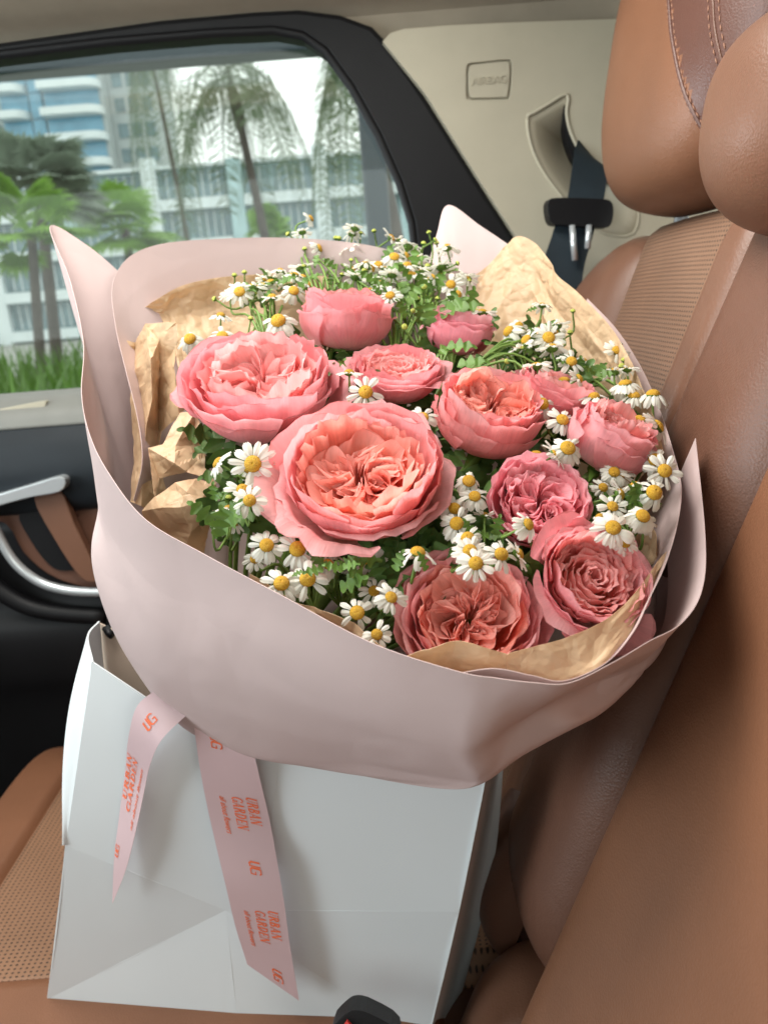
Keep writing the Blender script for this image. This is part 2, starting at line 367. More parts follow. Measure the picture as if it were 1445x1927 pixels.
# tower with rounded balconies
YT = 120
tx = lambda px: wpx(px, 300, YT).x
tw = thing('apartment_tower', 'tall apartment tower with stacked rounded white balconies and blue glass, seen through the window', 'building', (tx(150), YT + 6, 0))
bx('core_wall', tx(-90), tx(212), YT, YT + 14, 0, 62, MO['grey'], tw)
bx('side_wall', tx(212.5), tx(300), YT + 3, YT + 14, 0, 62, MO['grey'], tw)
for i in range(18):
    z = 2.2 + i * 3.25
    def slab(xa, xb, name):
        r = 1.8; dep = 2.6; pts = [(xa, YT), (xa, YT - dep), (xb - r, YT - dep)]
        pts += [(xb - r + r * math.sin(a * math.pi / 12), YT - dep + r - r * math.cos(a * math.pi / 12)) for a in range(1, 7)] + [(xb, YT)]
        n = len(pts); V = [(a, b, z) for a, b in pts] + [(a, b, z + 0.95) for a, b in pts]
        F = [tuple(range(n))[::-1], tuple(range(n, 2 * n))] + [(k, (k + 1) % n, n + (k + 1) % n, n + k) for k in range(n)]
        make(name, V, F, MO['white'], tw, smooth=False)
    slab(tx(103), tx(212), 'balcony'); slab(tx(20), tx(74), 'balcony')
    bx('window', tx(104), tx(205), YT - 0.25, YT - 0.02, z + 0.97, z + 3.2, MO['blueglass'], tw)
    bx('window', tx(22), tx(74), YT - 0.25, YT - 0.02, z + 0.97, z + 3.2, MO['blueglass'], tw)
    bx('window', tx(78), tx(100), YT - 0.45, YT - 0.02, z + 0.1, z + 3.2, MO['blueglass'], tw)
    bx('window', tx(-60), tx(15), YT - 0.3, YT - 0.02, z + 0.9, z + 3.0, MO['darkglass'], tw)
    for k in range(3): bx('louvre', tx(222 + 26 * k), tx(240 + 26 * k), YT + 2.85, YT + 2.98, z + 0.8, z + 2.6, MO['darkglass'], tw)
# low-rise block
YL = 60
lx = lambda px: wpx(px, 400, YL).x
lr = thing('low_rise_block', 'low pale blue apartment block with white mullions behind the palms', 'building', (lx(450), YL + 5, 0))
bx('wall', lx(-140), lx(900), YL, YL + 10, 0, 10.9, MO['cyan'], lr)
x = lx(-120); k = 0
while x < lx(860):
    w = [2.9, 1.1, 1.9][k % 3]
    if k % 3 != 1:
        for fl in range(4):
            z0 = 0.25 + fl * 2.68
            wo = bx('window', x + 0.1, x + w - 0.1, YL - 0.12, YL - 0.02, z0 + 0.75, z0 + 2.45, MO['darkglass'], lr)
            bx('balcony', x, x + w, YL - 0.9, YL - 0.14, z0 - 0.1, z0 + 0.62, MO['white'], lr)
            for q in range(1, int(w / 0.55)):
                bx('mullion', x + q * 0.55, x + q * 0.55 + 0.07, YL - 0.22, YL - 0.13, z0 + 0.75, z0 + 2.45, MO['white'], wo)
    else:
        bx('pilaster', x + 0.05, x + w - 0.05, YL - 0.7, YL - 0.03, 0, 11.3 + 0.4 * (k % 2), MO['white'] if k % 2 else MO['cyan'], lr)
    x += w; k += 1
bx('roof_edge', lx(-140), lx(900), YL - 0.6, YL + 9.9, 10.92, 11.15, MO['white'], lr)
# carport frame outside the car
YC = 3.0
cf = thing('carport_frame', 'dark grey steel beam and post just outside the window', 'canopy', (wpx(715, 400, YC).x, YC, 0))
zb0, zb1 = wpx(0, 137, YC).z, wpx(0, 103, YC).z
bx('beam', -3.2, 1.2, YC, YC + 0.12, zb0, zb1, MO['beam'], cf, bevel=0.01)
xp = wpx(712, 400, YC).x
bx('post', xp - 0.045, xp + 0.045, YC + 0.13, YC + 0.22, 0, zb1, MO['beam'], cf, bevel=0.01)
# palms
def frond_feather(base, az, L, rise, droop, leaf_l, rg, n=58):
    V = []; F = []; pts = []
    for i in range(13):
        t = i / 12
        pts.append(base + Vector((math.cos(az) * L * t * (1 - 0.25 * t), math.sin(az) * L * t * (1 - 0.25 * t), rise * t - droop * t * t)))
    v, f = tube(pts, lambda t: 0.010 * (1 - t) + 0.004, 5); V += v; F += f
    for k in range(n):
        t = 0.12 + 0.88 * k / n; p = cr(pts, t); tg = (cr(pts, min(t + 0.05, 1)) - cr(pts, t - 0.05)).normalized()
        sd = tg.cross(Vector((0, 0, 1))).normalized()
        for s in (-1, 1):
            l = leaf_l * (0.55 + 0.6 * math.sin(math.pi * (0.15 + 0.8 * t))) * rg.uniform(0.8, 1.1)
            a = p; d1 = (sd * s + tg * 0.5 + Vector((0, 0, rg.uniform(-0.5, 0.3)))).normalized()
            m_ = a + d1 * l * 0.5; e = m_ + (d1 * 0.3 + Vector((0, 0, -1))).normalized() * l * 0.8
            wv = tg * 0.0075; o = len(V)
            V += [a - wv * 0.6, a + wv * 0.6, m_ + wv, m_ - wv, e]; F += [(o, o + 1, o + 2, o + 3), (o + 3, o + 2, o + 4)]
    return V, F
def palm(label, foot, top, r, nf, L, rise, droop, leaf_l, seed, mat, bulge=True):
    rg = random.Random(seed); foot = Vector(foot); top = Vector(top)
    t = thing('palm_tree', label, 'palm tree', foot, 'palms outside the window')
    pr = lambda q: r * (1.25 - 0.45 * q) * (1 + (0.7 * math.exp(-((q - 0.9) / 0.05) ** 2) if bulge else 0)) * (0.55 if q > 0.95 else 1)
    V, F = tube([foot, foot.lerp(top, 0.5) + Vector((0.05, 0, 0)), top], pr, 12, 30)
    make('trunk', V, F, MO['trunk'], t)
    for i in range(nf):
        az = 2 * math.pi * i / nf + rg.uniform(-0.2, 0.2); k = rg.uniform(0.75, 1.1)
        V, F = frond_feather(top - Vector((0, 0, 0.1 * (i % 3))), az, L * k, rise * rg.uniform(-0.2, 1.5), droop * rg.uniform(0.6, 1.25), leaf_l, rg)
        make('frond', V, F, mat, t, smooth=False)
    return t
palm('slim palm with swollen trunk top and drooping fronds, in the middle of the window', (wpx(475, 450, 10).x + 0.28, 10, 0), wpx(428, 125, 10), 0.052, 9, 1.25, 0.5, 1.5, 0.42, 3, MO['frond'])
palm('dark palm whose fronds hang beside the steel post', (wpx(745, 450, 8).x + 0.2, 8, 0), wpx(665, 75, 8), 0.06, 10, 0.8, 0.3, 1.6, 0.3, 5, MO['frond'], False)
palm('palm with hanging fronds in front of the tower edge', (wpx(330, 450, 15).x + 0.3, 15, 0), wpx(275, 60, 15), 0.035, 8, 0.9, 0.3, 3.0, 0.42, 9, MO['frond'], False)
def fan_palm(label, foot, top, r, nf, seed, size, mat):
    rg = random.Random(seed); foot = Vector(foot); top = Vector(top)
    t = thing('fan_palm', label, 'palm tree', foot, 'palms outside the window')
    V, F = tube([foot, top], lambda q: r * (1.2 - 0.3 * q), 10, 8); make('trunk', V, F, MO['trunk'], t)
    for i in range(nf):
        az = rg.uniform(0, 2 * math.pi); el = rg.uniform(-0.5, 1.2)
        d = Vector((math.cos(az) * math.cos(el), math.sin(az) * math.cos(el), math.sin(el)))
        c = top + d * size * rg.uniform(0.7, 1.0)
        pa, pb = tube([top, c], 0.012, 5)
        V = list(pa); F = list(pb)
        sd = d.orthogonal().normalized() if abs(d.z) > 0.95 else d.cross(Vector((0, 0, 1))).normalized()
        for k in range(26):
            a = -2.1 + 4.2 * k / 25
            q = (d * math.cos(a) + sd * math.sin(a)).normalized(); l = size * 0.75 * rg.uniform(0.85, 1.1)
            w = q.cross(d.cross(sd)).normalized() * 0.026; e = c + q * l - Vector((0, 0, l * 0.25)); o = len(V)
            V += [c, c + q * l * 0.5 + w, e, c + q * l * 0.5 - w]; F += [(o, o + 1, o + 2, o + 3)]
        make('frond', V, F, mat, t, smooth=False)
fan_palm('silvery fan palm with a wide crown at the left of the window', (wpx(95, 660, 9).x, 9, 0), wpx(75, 370, 9), 0.06, 34, 1, 0.50, MO['frond2'])
fan_palm('bright green fan palm low in front of the silvery one', (wpx(55, 680, 7.5).x, 7.5, 0), wpx(60, 440, 7.5), 0.045, 16, 2, 0.40, MO['frond3'])
fan_palm('small green fan palm between the tower and the low block', (wpx(255, 560, 11).x, 11, 0), wpx(235, 430, 11), 0.06, 18, 4, 0.5, MO['frond3'])
fan_palm('small pale green fan palm just behind the slim palm trunk', (wpx(505, 560, 13).x, 13, 0), wpx(500, 445, 13), 0.06, 16, 6, 0.35, MO['frond3'])
V = []; F = []
for i in range(2600):
    y = rnd.uniform(3.2, 12); xx = rnd.uniform(-3.4, 0.2) * y / 4; h = rnd.uniform(0.75, 1.12); a = rnd.uniform(0, 6.28); ln = rnd.uniform(0.1, 0.35)
    b = Vector((xx, y, 0.0)); d = Vector((math.cos(a), math.sin(a), 0)); w = Vector((-d.y, d.x, 0)) * 0.02
    m_ = b + d * ln * 0.4 + Vector((0, 0, h * 0.75)); e = b + d * ln + Vector((0, 0, h)); o = len(V)
    V += [b - w, b + w, m_ + w, m_ - w, e]; F += [(o, o + 1, o + 2, o + 3), (o + 3, o + 2, o + 4)]
pl = make('border_planting', V, F, MO['planting'], smooth=False, kind='stuff')
tag(pl, 'bright green strap leaved planting along the kerb below the palms', 'planting')

# ================================================================== CAR INTERIOR
YD = 1.04
# ---- far rear door
door = thing('rear_door', 'far rear car door with black framed window and dark lower trim', 'car door', (-0.3, 1.05, 0.5))
out_l = [(-420, 128), (0, 78), (300, 36), (480, 20), (560, 16), (640, 26), (700, 48), (732, 82), (800, 182), (900, 342), (985, 475), (1060, 610), (1060, 800), (-420, 860)]
in_l = [(-380, 152), (0, 103), (200, 79), (400, 62), (515, 57), (570, 67), (612, 96), (662, 165), (712, 255), (752, 345), (775, 420), (782, 480), (780, 560), (745, 690), (400, 722), (160, 746), (0, 768), (-380, 806)]
panel('window_frame', [out_l, in_l], YD, 0.05, M['black'], door, bevel=0.006)
seal = [wpx(a, b, YD + 0.004) for a, b in in_l]; seal.append(seal[0])
V, F = tube(seal, 0.0055, 8); make('window_seal', V, F, M['black'], door)
gl = [wpx(a, b, YD + 0.03) for a, b in [(-395, 140), (560, 40), (800, 300), (830, 760), (-395, 830)]]
n = len(gl); make('window_glass', gl + [p + Vector((0, 0.004, 0)) for p in gl], [tuple(range(n)), tuple(range(n, 2 * n))[::-1]] + [(i, (i + 1) % n, n + (i + 1) % n, n + i) for i in range(n)], M['glass'], door, smooth=False)
def extr(name, prof, x0, x1, mat, parent, n=12, **k):      # profile in (y,z) carried along x
    pr = [Vector((0, a, b)) for a, b in prof]; m = (len(prof) - 1) * 5
    pts = [cr(pr, i / m) for i in range(m + 1)]
    return make(name, [Vector((x0 + (x1 - x0) * j / n, p.y, p.z)) for j in range(n + 1) for p in pts],
                grid_faces(m, n), mat, parent, thick=0.006, **k)
extr('sill_trim', [(1.045, 1.165), (1.03, 1.163), (1.01, 1.158), (0.992, 1.145), (0.985, 1.128)], -0.95, 0.12, M['greytrim'], door)
extr('upper_panel', [(0.988, 1.130), (0.975, 1.105), (0.968, 1.07), (0.975, 1.035), (0.99, 1.02), (1.01, 1.01)], -0.95, 0.12, M['navy'], door)
extr('lower_panel', [(1.01, 1.015), (1.005, 0.9), (0.985, 0.86), (0.985, 0.8), (1.0, 0.7), (1.0, 0.3)], -0.95, 0.12, M['black'], door)
panel('lock_pad', [smooth_loop([(-60, 782), (0, 770), (70, 757), (88, 756), (80, 772), (60, 784), (0, 793), (-60, 803)], 3)], 0.995, 0.03, M['beige'], door, bevel=0.003)
panel('lock_slot', [smooth_loop([(12, 777), (40, 771), (46, 774), (40, 780), (14, 785)], 3)], 0.9935, 0.002, M['black'], door)
panel('leather_insert', [smooth_loop([(-70, 965), (20, 930), (120, 893), (200, 880), (240, 1000), (230, 1110), (150, 1103), (90, 1080), (45, 1040), (10, 985)], 3)], 0.985, 0.02, M['tan_dark'], door, bevel=0.004)
panel('pocket', [smooth_loop([(36, 968), (82, 958), (104, 1010), (146, 1066), (112, 1074), (84, 1054), (52, 1008)], 3)], 0.981, 0.003, M['black'], door, bevel=0.001)
panel('pull_strap', [smooth_loop([(64, 935), (112, 922), (140, 985), (180, 1070), (180, 1095), (150, 1085), (100, 1010)], 3)], 0.965, 0.015, M['tan'], door, bevel=0.004)
panel('door_handle', [smooth_loop([(-60, 948), (0, 930), (60, 912), (112, 897), (124, 908), (112, 926), (60, 936), (0, 952), (-60, 975)], 3)], 0.95, 0.02, M['chrome'], door, bevel=0.004)
V, F = tube([wpx(a, b, 0.972) for a, b in [(-30, 930), (-12, 985), (22, 1050), (62, 1087), (105, 1106), (165, 1114), (260, 1112)]], 0.0062, 10, 30)
make('chrome_trim', V, F, M['chrome'], door)
V, F = tube([wpx(a, b, 0.985) for a, b in [(-60, 1050), (-20, 1095), (40, 1135), (100, 1152), (200, 1160)]], 0.012, 10, 20)
make('pocket_rim', V, F, M['black'], door)
fl = make('car_floor', [(-2, -0.6, 0.42), (0.3, -0.6, 0.42), (0.3, 1.2, 0.42), (-2, 1.2, 0.42)], [(0, 1, 2, 3)], M['black'], smooth=False, kind='structure')
# ---- headliner
hp = [(1.075, 1.566), (1.05, 1.5815), (1.02, 1.592), (0.985, 1.608), (0.93, 1.638), (0.86, 1.665), (0.78, 1.685)]
hl = extr('headliner', hp, -1.0, 0.6, M['liner'], None); hl['kind'] = 'structure'
# ---- the rest of the cabin that shades the seat: roof left open under the overhead fill, near side, front seat backs, rear wall
def shell(name, boxes, mat):
    V, F = merge([box_vf((a + b) / 2, (c + d) / 2, (e + f) / 2, b - a, d - c, f - e) for a, b, c, d, e, f in boxes]); o = make(name, V, F, mat, smooth=False); o['kind'] = 'structure'
shell('car_roof', [(-1.2, -0.95, -0.9, 0.79, 1.69, 1.73), (0.10, 1.0, -0.9, 0.79, 1.69, 1.73), (-0.95, 0.10, -0.9, 0.18, 1.69, 1.73)], M['liner'])
shell('near_side_wall', [(-1.2, 1.2, -0.9, -0.85, 0.3, 1.1)], M['navy'])
shell('front_seat_backs', [(-1.15, -1.0, -0.75, -0.1, 0.4, 1.2), (-1.15, -1.0, 0.2, 0.95, 0.4, 1.1)], M['tan_dark'])
shell('rear_wall', [(0.95, 1.0, -0.85, 1.1, 0.3, 1.69)], M['black'])
# ---- pillar trim with belt recess
pil = thing('pillar_trim', 'beige pillar trim panel with airbag badge behind the far window', 'pillar trim', (0.3, 1.04, 1.2))
rec_ = [(992, 222), (1005, 212), (1030, 197), (1062, 178), (1069, 188), (1066, 212), (1074, 250), (1096, 292), (1126, 322), (1170, 345), (1200, 390), (1190, 440), (1140, 440), (1095, 412), (1058, 372), (1020, 320), (998, 270)]
rec = smooth_loop(rec_, 3)
badge = smooth_loop([(879, 122), (900, 117), (952, 112), (962, 118), (962, 150), (958, 182), (950, 187), (900, 188), (882, 187), (877, 182), (877, 150)], 3)
PY = YD - 0.012
panel('backing', [[(630, -5), (1500, -50), (1500, 110), (770, 130), (735, 95), (690, 58), (630, 35)]], PY + 0.032, 0.01, M['liner'], pil)
panel('panel', [[(720, 78), (734, 62), (760, 54), (850, 47), (960, 42), (1140, 36), (1500, 20), (1500, 620), (1080, 620), (1060, 605), (985, 468), (900, 336), (800, 176)], rec[:], badge], PY, 0.03, M['beige'], pil, bevel=0.005)
panel('airbag_badge', [smooth_loop([(883, 126), (901, 121), (950, 116), (958, 121), (958, 150), (954, 179), (947, 183), (900, 184), (885, 183), (881, 160)], 3)], PY + 0.0005, 0.012, M['beige'], pil, bevel=0.0025)
panel('badge_backing', [[(870, 105), (970, 105), (970, 195), (870, 195)]], PY + 0.005, 0.003, M['beige'], pil)
cpt = wpx(1082, 285, PY + 0.05)
rv = [on_plane(a, b, (0, PY, 0), (0, 1, 0)) for a, b in rec]; V = []; NR = len(rec)
for k in range(6):
    t = k / 5
    V += [p.lerp(Vector((cpt.x, p.y, cpt.z)), t * 0.8) + Vector((0, 0.045 * t ** 1.4 + 0.001, 0)) for p in rv]
F = [(k * NR + i, k * NR + (i + 1) % NR, (k + 1) * NR + (i + 1) % NR, (k + 1) * NR + i) for k in range(5) for i in range(NR)] + [tuple(5 * NR + i for i in range(NR))]
make('belt_recess', V, F, M['beige'], pil, thick=0.003)
panel('belt_slot', [smooth_loop([(1060, 196), (1067, 215), (1076, 252), (1098, 294), (1140, 335), (1120, 345), (1085, 310), (1064, 260)], 3)], PY + 0.004, 0.02, M['black'], pil)
V, F = tube(rv + [rv[0]], 0.0022, 8); make('recess_rim', V, F, M['beige'], pil)
fc = bpy.data.curves.new('badge_text', 'FONT'); fc.body = 'AIRBAG'; fc.size = 0.0120; fc.extrude = 0.0014; fc.align_x = 'CENTER'; fc.align_y = 'CENTER'
to = bpy.data.objects.new('badge_tmp', fc); COL.objects.link(to); bpy.context.view_layer.update()
tm = bpy.data.meshes.new_from_object(to.evaluated_get(bpy.context.evaluated_depsgraph_get()))
bpy.data.objects.remove(to)
bc = wpx(920, 152, PY + 0.0005)
make('badge_lettering', [Vector((bc.x + v.co.x, bc.y - v.co.z, bc.z + v.co.y)) for v in tm.vertices], [tuple(p.vertices) for p in tm.polygons], M['beige'], pil, smooth=False)
# ---- seat belt
sb = thing('seat_belt', 'dark seat belt strap with plastic guide hanging from the beige pillar', 'seat belt', tuple(wpx(1090, 400, 0.97)))
def strap(name, L, Rr, mat, parent, n=14, th=0.0014):
    return loft(name, [L, Rr], 4, n, mat, parent, thick=th) if False else make(name, *(lambda g_: (g_[0], g_[1]))(grid(lambda u, v: cr(L, v).lerp(cr(Rr, v), u), 6, n)), mat, parent, thick=th)
strap('strap', [wpx(1088, 262, 1.03), wpx(1080, 290, 1.01), wpx(1066, 380, 0.985), wpx(1050, 410, 0.975)], [wpx(1132, 318, 1.03), wpx(1142, 320, 1.01), wpx(1134, 385, 0.985), wpx(1122, 418, 0.975)], M['belt'], sb)
strap('strap', [wpx(1050, 405, 0.972), wpx(1036, 450, 0.965), wpx(1020, 500, 0.96), wpx(1000, 600, 0.95)], [wpx(1122, 412, 0.972), wpx(1112, 455, 0.965), wpx(1098, 505, 0.96), wpx(1085, 610, 0.95)], M['belt'], sb)
panel('guide', [smooth_loop([(1032, 378), (1050, 372), (1130, 374), (1150, 380), (1154, 400), (1148, 424), (1130, 428), (1060, 424), (1038, 420), (1031, 400)], 3)], 0.955, 0.024, M['black'], sb, bevel=0.006)
for a, b in ((1076, 1081), (1108, 1105)):
    V, F = tube([wpx(a, 424, 0.955), wpx(b, 490 if a < 1100 else 468, 0.952)], 0.0036, 10); make('tongue_prong', V, F, M['chrome'], sb)
# ---- seat back, laid out on its reclined plane
S0 = Vector((0.058, 0, 0.788)); ST = Vector((0.4, 0, 1)).normalized(); SN = Vector((-1, 0, 0.4)).normalized()
def S(Y, t, h): return S0 + Vector((0, Y, 0)) + ST * t + SN * h
def pillow(name, Y0, Y1, t0, t1, h, mat, parent, nu=28, nv=60, edge=0.25, back=-0.02, shape=None, tend=0.12, wob=0.0, seed=0):
    def f(u, v):
        a = abs(2 * u - 1); e = max(0, (a - (1 - edge)) / edge); hu = (1 - e ** 2.2) ** 0.5 if e < 1 else 0
        b = min(v, 1 - v) / tend; hv = (1 - (1 - b) ** 2.2) ** 0.5 if b < 1 else 1
        hh = back + (h(u, v) - back) * hu * hv if callable(h) else back + (h - back) * hu * hv
        Y = Y0 + (Y1 - Y0) * u; t = t0 + (t1 - t0) * v
        if shape: Y, t = shape(u, v, Y, t)
        p = S(Y, t, hh)
        if wob: p += SN * mnoise.noise(Vector((Y * 30, t * 12, seed))) * wob
        return p
    v, fcs, uv = grid(f, nu, nv)
    return make(name, v, fcs, mat, parent, uv=uv)
seat = thing('rear_seat', 'tan leather rear seat with perforated back and cushion, farther from the camera', 'car seat', (0.0, 0.75, 0.5))
pillow('side_bolster', 0.385, 0.545, 0.005, 0.66, lambda u, v: 0.008 + 0.012 * math.sin(v * 3), M['tan_dark'], seat, edge=0.75, back=-0.06, wob=0.0012,
       shape=lambda u, v, Y, t: (Y + 0.03 * (1 - v) ** 3, t))
pillow('side_roll', 0.525, 0.60, -0.02, 0.58, 0.004, M['tan'], seat, edge=0.8, back=-0.05)
pillow('perforated_insert', 0.575, 0.815, -0.05, 0.565, lambda u, v: -0.014 + 0.006 * math.sin(u * 3.14), M['tan_perf'], seat, edge=0.12, tend=0.05, back=-0.05)
pillow('outer_bolster', 0.795, 1.0, -0.05, 0.56, 0.006, M['tan'], seat, edge=0.6, tend=0.14, back=-0.05,
       shape=lambda u, v, Y, t: (Y, t - 0.06 * max(0, u - 0.35) ** 2 * v * 3))
V = [S(Y, t, h) for Y in (0.3, 0.99) for t in (-0.1, 0.545) for h in (-0.04, -0.16)]
make('back_shell', V, [(0, 1, 3, 2), (4, 6, 7, 5), (0, 4, 5, 1), (2, 3, 7, 6), (0, 2, 6, 4), (1, 5, 7, 3)], M['tan'], seat, smooth=False, bevel=0.012)
V, F = tube([S(0.45, 0.556, -0.045), S(0.6, 0.556, -0.045), S(0.75, 0.556, -0.045), S(0.93, 0.552, -0.045)], 0.003, 8, 14); make('shell_lip', V, F, M['black'], seat)
# cushion
def cush(name, x0, x1, Y0, Y1, z, mat, edge=0.2, h=0.04, sag=0.0):
    def f(u, v):
        a = abs(2 * u - 1); e = max(0, (a - (1 - edge)) / edge); b = abs(2 * v - 1); g_ = max(0, (b - (1 - edge)) / edge)
        hh = (1 - min(e, 1) ** 2.4) ** 0.5 * (1 - min(g_, 1) ** 2.4) ** 0.5
        return Vector((x0 + (x1 - x0) * u, Y0 + (Y1 - Y0) * v, z - h + h * hh))
    v, fc_, uv = grid(f, 40, 40); return make(name, v, fc_, mat, seat, uv=uv)
cush('cushion_insert', -0.40, 0.10, 0.515, 0.86, 0.744, M['tan_perf2'], 0.06, 0.03)
cush('cushion_edge', -0.41, 0.02, 0.20, 0.542, 0.7465, M['tan_flat'], 0.12, 0.05)
cush('cushion_front', -0.47, -0.375, 0.40, 0.97, 0.748, M['tan_flat'], 0.6, 0.09)
cush('cushion_bolster', -0.42, 0.05, 0.84, 0.985, 0.765, M['tan'], 0.5, 0.06)
bx('cushion_base', -0.42, 0.10, 0.22, 0.96, 0.5, 0.712, M['tan_dark'], seat)
pillow('lower_bolster', 0.40, 0.50, -0.16, 0.012, 0.006, M['tan'], seat, edge=0.6, tend=0.3, nv=24, back=-0.05)
pillow('seat_wing', 0.495, 0.575, -0.03, 0.10, 0.012, M['tan_dark'], seat, edge=0.7, tend=0.4, nv=24)
# headrests: soft box, front face along -SN
def headrest(name, parent, c, w, hgt, dep, mat, lean, seamfn=None, pw=3.0, taper=0.12):
    ST2 = Vector((math.sin(lean), 0, math.cos(lean))); SN2 = Vector((-math.cos(lean), 0, math.sin(lean))); Yv = Vector((0, 1, 0))
    nu, nv = 128, 80; V = []
    sgn = lambda x, p: math.copysign(abs(x) ** p, x)
    fnp = []
    for j in range(nv + 1):
        ph = -math.pi / 2 + math.pi * j / nv
        for i in range(nu):
            th = 2 * math.pi * i / nu
            cc = abs(math.cos(ph)) ** (2 / pw)
            a = sgn(math.cos(th), 2 / pw) * cc; b = sgn(math.sin(th), 2 / pw) * cc; z = sgn(math.sin(ph), 2 / pw)
            k = 1 + taper * z
            V.append(Vector(c) + Yv * a * w / 2 * k + SN2 * b * dep / 2 * (1 + 0.12 * z) + ST2 * z * hgt / 2)
    F = [(j * nu + i, j * nu + (i + 1) % nu, (j + 1) * nu + (i + 1) % nu, (j + 1) * nu + i) for j in range(nv) for i in range(nu)]
    return make(name, V, F, mat, parent), (ST2, SN2)
H1C = Vector((0.304, 0.72, 1.438))
h1, (hT, hN) = headrest('headrest', seat, H1C, 0.36, 0.28, 0.13, M['tan_flat'], R(14))
def stitches(name, path, parent, gap=0.0062, ln=0.0042, r=0.0006):
    L = [path(i / 400) for i in range(401)]; acc = 0; nxt = 0; V = []; F = []
    for a, b in zip(L, L[1:]):
        acc += (b - a).length
        if acc >= nxt:
            d = (b - a).normalized(); v, f = tube([a, a + d * ln * 0.5, a + d * ln], lambda t: r * (1.0 if 0.2 < t < 0.8 else 0.5), 5)
            o = len(V); V += v; F += [tuple(i + o for i in x) for x in f]; nxt += gap
    return make(name, V, F, M['thread'], parent, kind='stuff')
from mathutils.bvhtree import BVHTree
def surf(obj):
    off = OFF[obj.name]; bv = BVHTree.FromPolygons([v.co + off for v in obj.data.vertices], [tuple(p.vertices) for p in obj.data.polygons])
    def hit(px, py, lift=0.0006):
        d = (P(px, py, 1) - CAM).normalized(); r = bv.ray_cast(CAM, d)
        return (r[0] - d * lift) if r[0] else None
    return hit
h1.data.materials.append(M['tan_red'])
for pg in h1.data.polygons:                      # the middle panel of the headrest is a redder hide, bounded by the first seam
    q = pg.center + OFF[h1.name] - CAM; dd = q.dot(FWD); ax_ = PW / 2 + FP * q.dot(RIGHT) / dd; ay_ = PH / 2 - FP * q.dot(UP) / dd
    xs = 1258 + 0.10 * max(ay_, 0) + 0.00072 * max(ay_, 0) ** 2
    if ax_ > xs and pg.normal.dot(CAM - pg.center - OFF[h1.name]) > 0: pg.material_index = 1
hs = surf(h1)
def seam_on(hit, pts, parent, name='seam', r=0.0011, mat=None):
    q = [hit(a, b, 0.0) for a, b in smooth_path(pts, 40)]; q = [p for p in q if p]
    if len(q) > 3:
        V, F = tube(q, r, 6); return make(name, V, F, mat or M['tan_dark'], parent)
def smooth_path(pts, n):
    L = [Vector((a, b, 0)) for a, b in pts]; return [(p.x, p.y) for p in (cr(L, i / n) for i in range(n + 1))]
def stitch_on(hit, pts, parent):
    q = [hit(a, b) for a, b in smooth_path(pts, 80)]; q = [p for p in q if p]
    if len(q) > 3: stitches('stitching', lambda t: cr(q, t), parent)
seam_on(hs, [(1258, -5), (1266, 80), (1290, 179), (1338, 273)], h1, r=0.0019, mat=M['tan_red'])
stitch_on(hs, [(1253, -5), (1262, 80), (1285, 180), (1335, 278)], h1)
stitch_on(hs, [(1262, -5), (1271, 80), (1294, 178), (1340, 268)], h1)
stitch_on(hs, [(1331, -5), (1335, 60), (1348, 120), (1365, 175)], h1)
stitch_on(hs, [(1351, -5), (1355, 50), (1368, 110), (1380, 150)], h1)
seam_on(hs, [(1341, -5), (1345, 55), (1358, 115), (1374, 165)], h1)
for Yp in (0.60, 0.80):
    V, F = tube([S(Yp, 0.53, -0.05), H1C + Vector((0.01, Yp - 0.70, -0.10))], 0.0068, 12); make('headrest_post', V, F, M['chrome'], seat)
    V, F = tube([S(Yp, 0.545, -0.05), S(Yp, 0.566, -0.045)], 0.012, 14); make('post_collar', V, F, M['chrome'], seat)
# ---- middle seat, nearest the camera
mid = thing('middle_seat', 'smooth tan leather middle seat back nearest the camera, on the right', 'car seat', (0.05, 0.2, 0.5))
pillow('centre_panel', -0.35, 0.428, -0.2, 0.535, 0.002, M['tan_flat'], mid, nu=60, edge=0.07, tend=0.06, back=-0.05)
headrest('headrest', mid, P(1548, 232, 0.42), 0.15, 0.115, 0.11, M['tan'], R(16), pw=2.5)
for Ys, ta, tb, par, hh in ((0.548, 0.02, 0.55, seat, -0.030), (0.592, -0.02, 0.545, seat, -0.016), (0.80, -0.02, 0.53, seat, -0.018)):
    V, F = tube([S(Ys, ta + (tb - ta) * k / 20, hh) for k in range(21)], 0.0014, 6); make('seam', V, F, M['tan_dark'], par)
# ---- buckle on the cushion in front of the bag
bk = thing('belt_buckle', 'black seat belt buckle with red button in front of the paper bag', 'buckle', tuple(P(690, 1935, 0.5)))
bt = panel('housing', [smooth_loop([(622, 1945), (646, 1912), (668, 1901), (700, 1910), (752, 1945), (740, 2000), (640, 2000)], 3)], 0, 0.03, M['black'], bk, bevel=0.004, p0=P(680, 1920, 0.49), n=(0, 0.85, -0.5))
panel('release_button', [[(640, 1942), (653, 1922), (666, 1936), (664, 1960), (644, 1960)]], 0, 0.004, M['red'], bk, p0=P(680, 1920, 0.484), n=(0, 0.85, -0.5))

